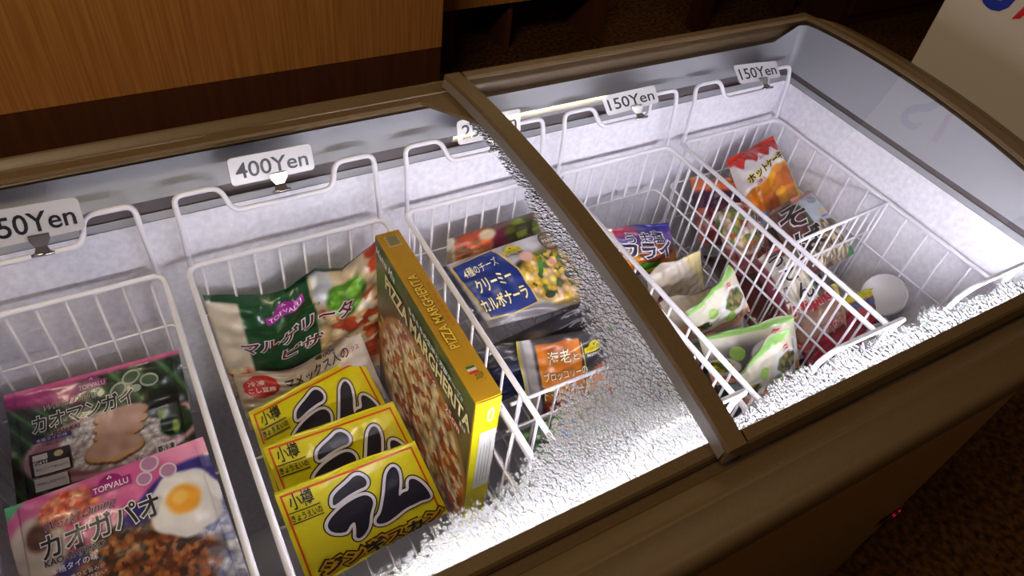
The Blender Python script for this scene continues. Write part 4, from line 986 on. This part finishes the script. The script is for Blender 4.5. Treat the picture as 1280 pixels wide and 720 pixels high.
bag('frozen_food_bag', K['pino'], .028, 'light brown snack bag with slanted red lettering near the front of its basket', 'food bag', p_pino, [('printed_title', T('Nupins', .42, a*.80, .74, .20, (176, 34, 54), .05, 6, .3, (226, 206, 206), .06) + T('サクサク', .60, a*.30, .40, .10, (190, 60, 70), .03, 6, 0, (226, 206, 200), .06))], 'v', 26, None, 1.4, (60, 50))
def p_red(s, k):
    def f(u, v):
        c = base(u, k); c = mixc(c, (22, 16, 26), ss(noise2(u, v, s, 7), .1, .9)); return mixc(c, (206, 60, 70), ss(noise2(u, v, s+1, 16), 1.0, 2.0))
    return f
bag('frozen_food_bag', K['red'], .026, 'red and black bag lying at the front of the right corner basket', 'food bag', p_red(3, (150, 24, 44)), [], 'v', 27, None, 1.6, (60, 46))
bag('frozen_food_bag', [(.800, .345, -.660), (.845, .338, -.655), (.835, .290, -.690), (.795, .296, -.695)], .022, 'small red bag with a yellow top beside the white tubs', 'food bag', lambda u, v: mixc(mixc(p_red(5, (160, 26, 40))(u, v), (190, 186, 40), ss(v, .80, .84)), (60, 66, 110), ss(v, .62, .66)*(1-ss(v, .78, .8))), [], 'v', 28, None, 1.2, (50, 40))
bag('frozen_food_bag', [(.705, .520, -.700), (.800, .500, -.700), (.790, .330, -.745), (.703, .350, -.745)], .030, 'dark red bag buried under the noodle bags', 'food bag', p_red(7, (96, 24, 40)), [], 'v', 29, None, 1.5, (50, 50))
bag('frozen_food_bag', [(.790, .520, -.690), (.875, .520, -.690), (.870, .395, -.730), (.790, .395, -.730)], .036, 'dark maroon bag buried under the soba bag', 'food bag', p_red(9, (84, 34, 44)), [], 'v', 30, None, 1.5, (50, 50))
bag('frozen_food_bag', [(.715, .320, -.735), (.800, .320, -.730), (.800, .255, -.770), (.715, .255, -.770)], .024, 'black and crimson bag at the bottom of the right corner basket', 'food bag', p_red(12, (130, 18, 40)), [], 'v', 31, None, 1.5, (50, 40))
def p_low(s):
    def f(u, v):
        c = base(u, (60, 104, 76)); c = blobs(c, u, v, .5, .5, .6, .6, [(70, 116, 84), (30, 34, 46), (150, 170, 180), (150, 110, 84), (84, 130, 70)], 26, s, .1); return c
    return f
bag('frozen_food_bag', [(.490, .380, -.690), (.585, .380, -.690), (.585, .300, -.760), (.490, .300, -.760)], .024, 'green and black bag standing low behind the basket side under the vegetable bags', 'food bag', p_low(4), [], 'v', 32, None, 1.4, (50, 40))
bag('frozen_food_bag', [(.490, .310, -.680), (.600, .305, -.690), (.600, .250, -.765), (.490, .255, -.765)], .024, 'green and black bag numbered 3 at the front bottom of the vegetable basket', 'food bag', p_low(9), [('printed_number', T('3', .22, .30, .10, .14, (230, 230, 235), .04))], 'v', 33, None, 1.4, (50, 40))

# white tubs lying on their side
def tub(loc, axis, r, h, label):
    t = empty('plastic_tub', (loc[0], loc[1], loc[2]-r)); tag(t, label, 'tub', 'white round tubs in the right corner basket')
    ax = Vector(axis).normalized(); s = ax.orthogonal().normalized(); q = ax.cross(s); L = Vector(loc)
    def lathe(prof, nm, m, par=None, n=32):
        v = []; f = []
        for (rr, hh) in prof:
            for j in range(n): v.append(L+ax*hh+(s*math.cos(2*math.pi*j/n)+q*math.sin(2*math.pi*j/n))*rr)
        for i in range(len(prof)-1):
            for j in range(n): f.append((i*n+j, i*n+(j+1) % n, (i+1)*n+(j+1) % n, (i+1)*n+j))
        f.append(tuple(range((len(prof)-1)*n, len(prof)*n))); f.append(tuple(reversed(range(n))))
        return obj(nm, v, f, m, t, True)
    lathe([(r*.78, -h), (r*.80, -h+.002), (r*.93, -.004), (r*.94, -.003)], 'cup', M['white'])
    lathe([(r, -.006), (r*1.01, -.001), (r*.97, .001), (r*.90, .001), (r*.87, -.0015), (.004, -.002)], 'lid', M['white'])
tub((.848, .320, -.652), (-.62, -.10, .66), .030, .040, 'white round tub with its lid turned up by the right wall')
tub((.818, .270, -.690), (-.1, -.5, .8), .030, .040, 'white round tub mostly hidden beneath the other tub')

# ------------------------------------------------------------------ white sign panel beside the freezer
t = empty('upright_cooler', (1.28, .42, -1.36)); tag(t, 'white upright cooler side with blue and red lettering at the top right', 'cooler')
mb = MB(); mb.box(1.08, 1.48, .27, .573, -1.33, .45, 0, .004); mb.build('body', M['panelwhite'], t)
for y in (.30, .54):
    mb = MB(); mb.box(1.10, 1.14, y-.015, y+.015, -1.36, -1.33); mb.build('foot', M['groove'], t)
V, F = text2d('S', .505, -.314, .042, .085, .012)
obj('printed_letter_s', np.column_stack([np.full(len(V), 1.0792), .505-(V[:, 0]-.505), V[:, 1]]), [list(q) for q in F], M['blue_ink'], t)
mb = MB(); mb.add([(1.0792, .474, -.357), (1.0792, .464, -.352), (1.0792, .440, -.280), (1.0792, .452, -.280)], [(0, 1, 2, 3)]); mb.build('printed_slash', M['red_ink'], t)

# ------------------------------------------------------------------ ceiling tube lamp whose reflection shows in the lids
t = empty('tube_lamp', (1.83, 2.75, .98)); tag(t, 'warm fluorescent tube lamp hanging above the counter', 'lamp')
mb = MB(); mb.box(1.34, 2.32, 2.71, 2.79, 1.025, 1.06, 0, .004); mb.build('housing', M['white'], t)
mb = MB(); mb.tube([(1.37, 2.75, 1.0), (2.29, 2.75, 1.0)], .014, 12); mb.build('tube', M['lampwarm'], t, True)
for x in (1.355, 2.29):
    mb = MB(); mb.box(x, x+.015, 2.73, 2.77, .98, 1.025); mb.build('socket', M['white'], t)
for x in (1.5, 2.15):
    mb = MB(); mb.tube([(x, 2.75, 1.06), (x, 2.75, 1.3)], .004, 8); mb.build('suspension', M['steel'], t)
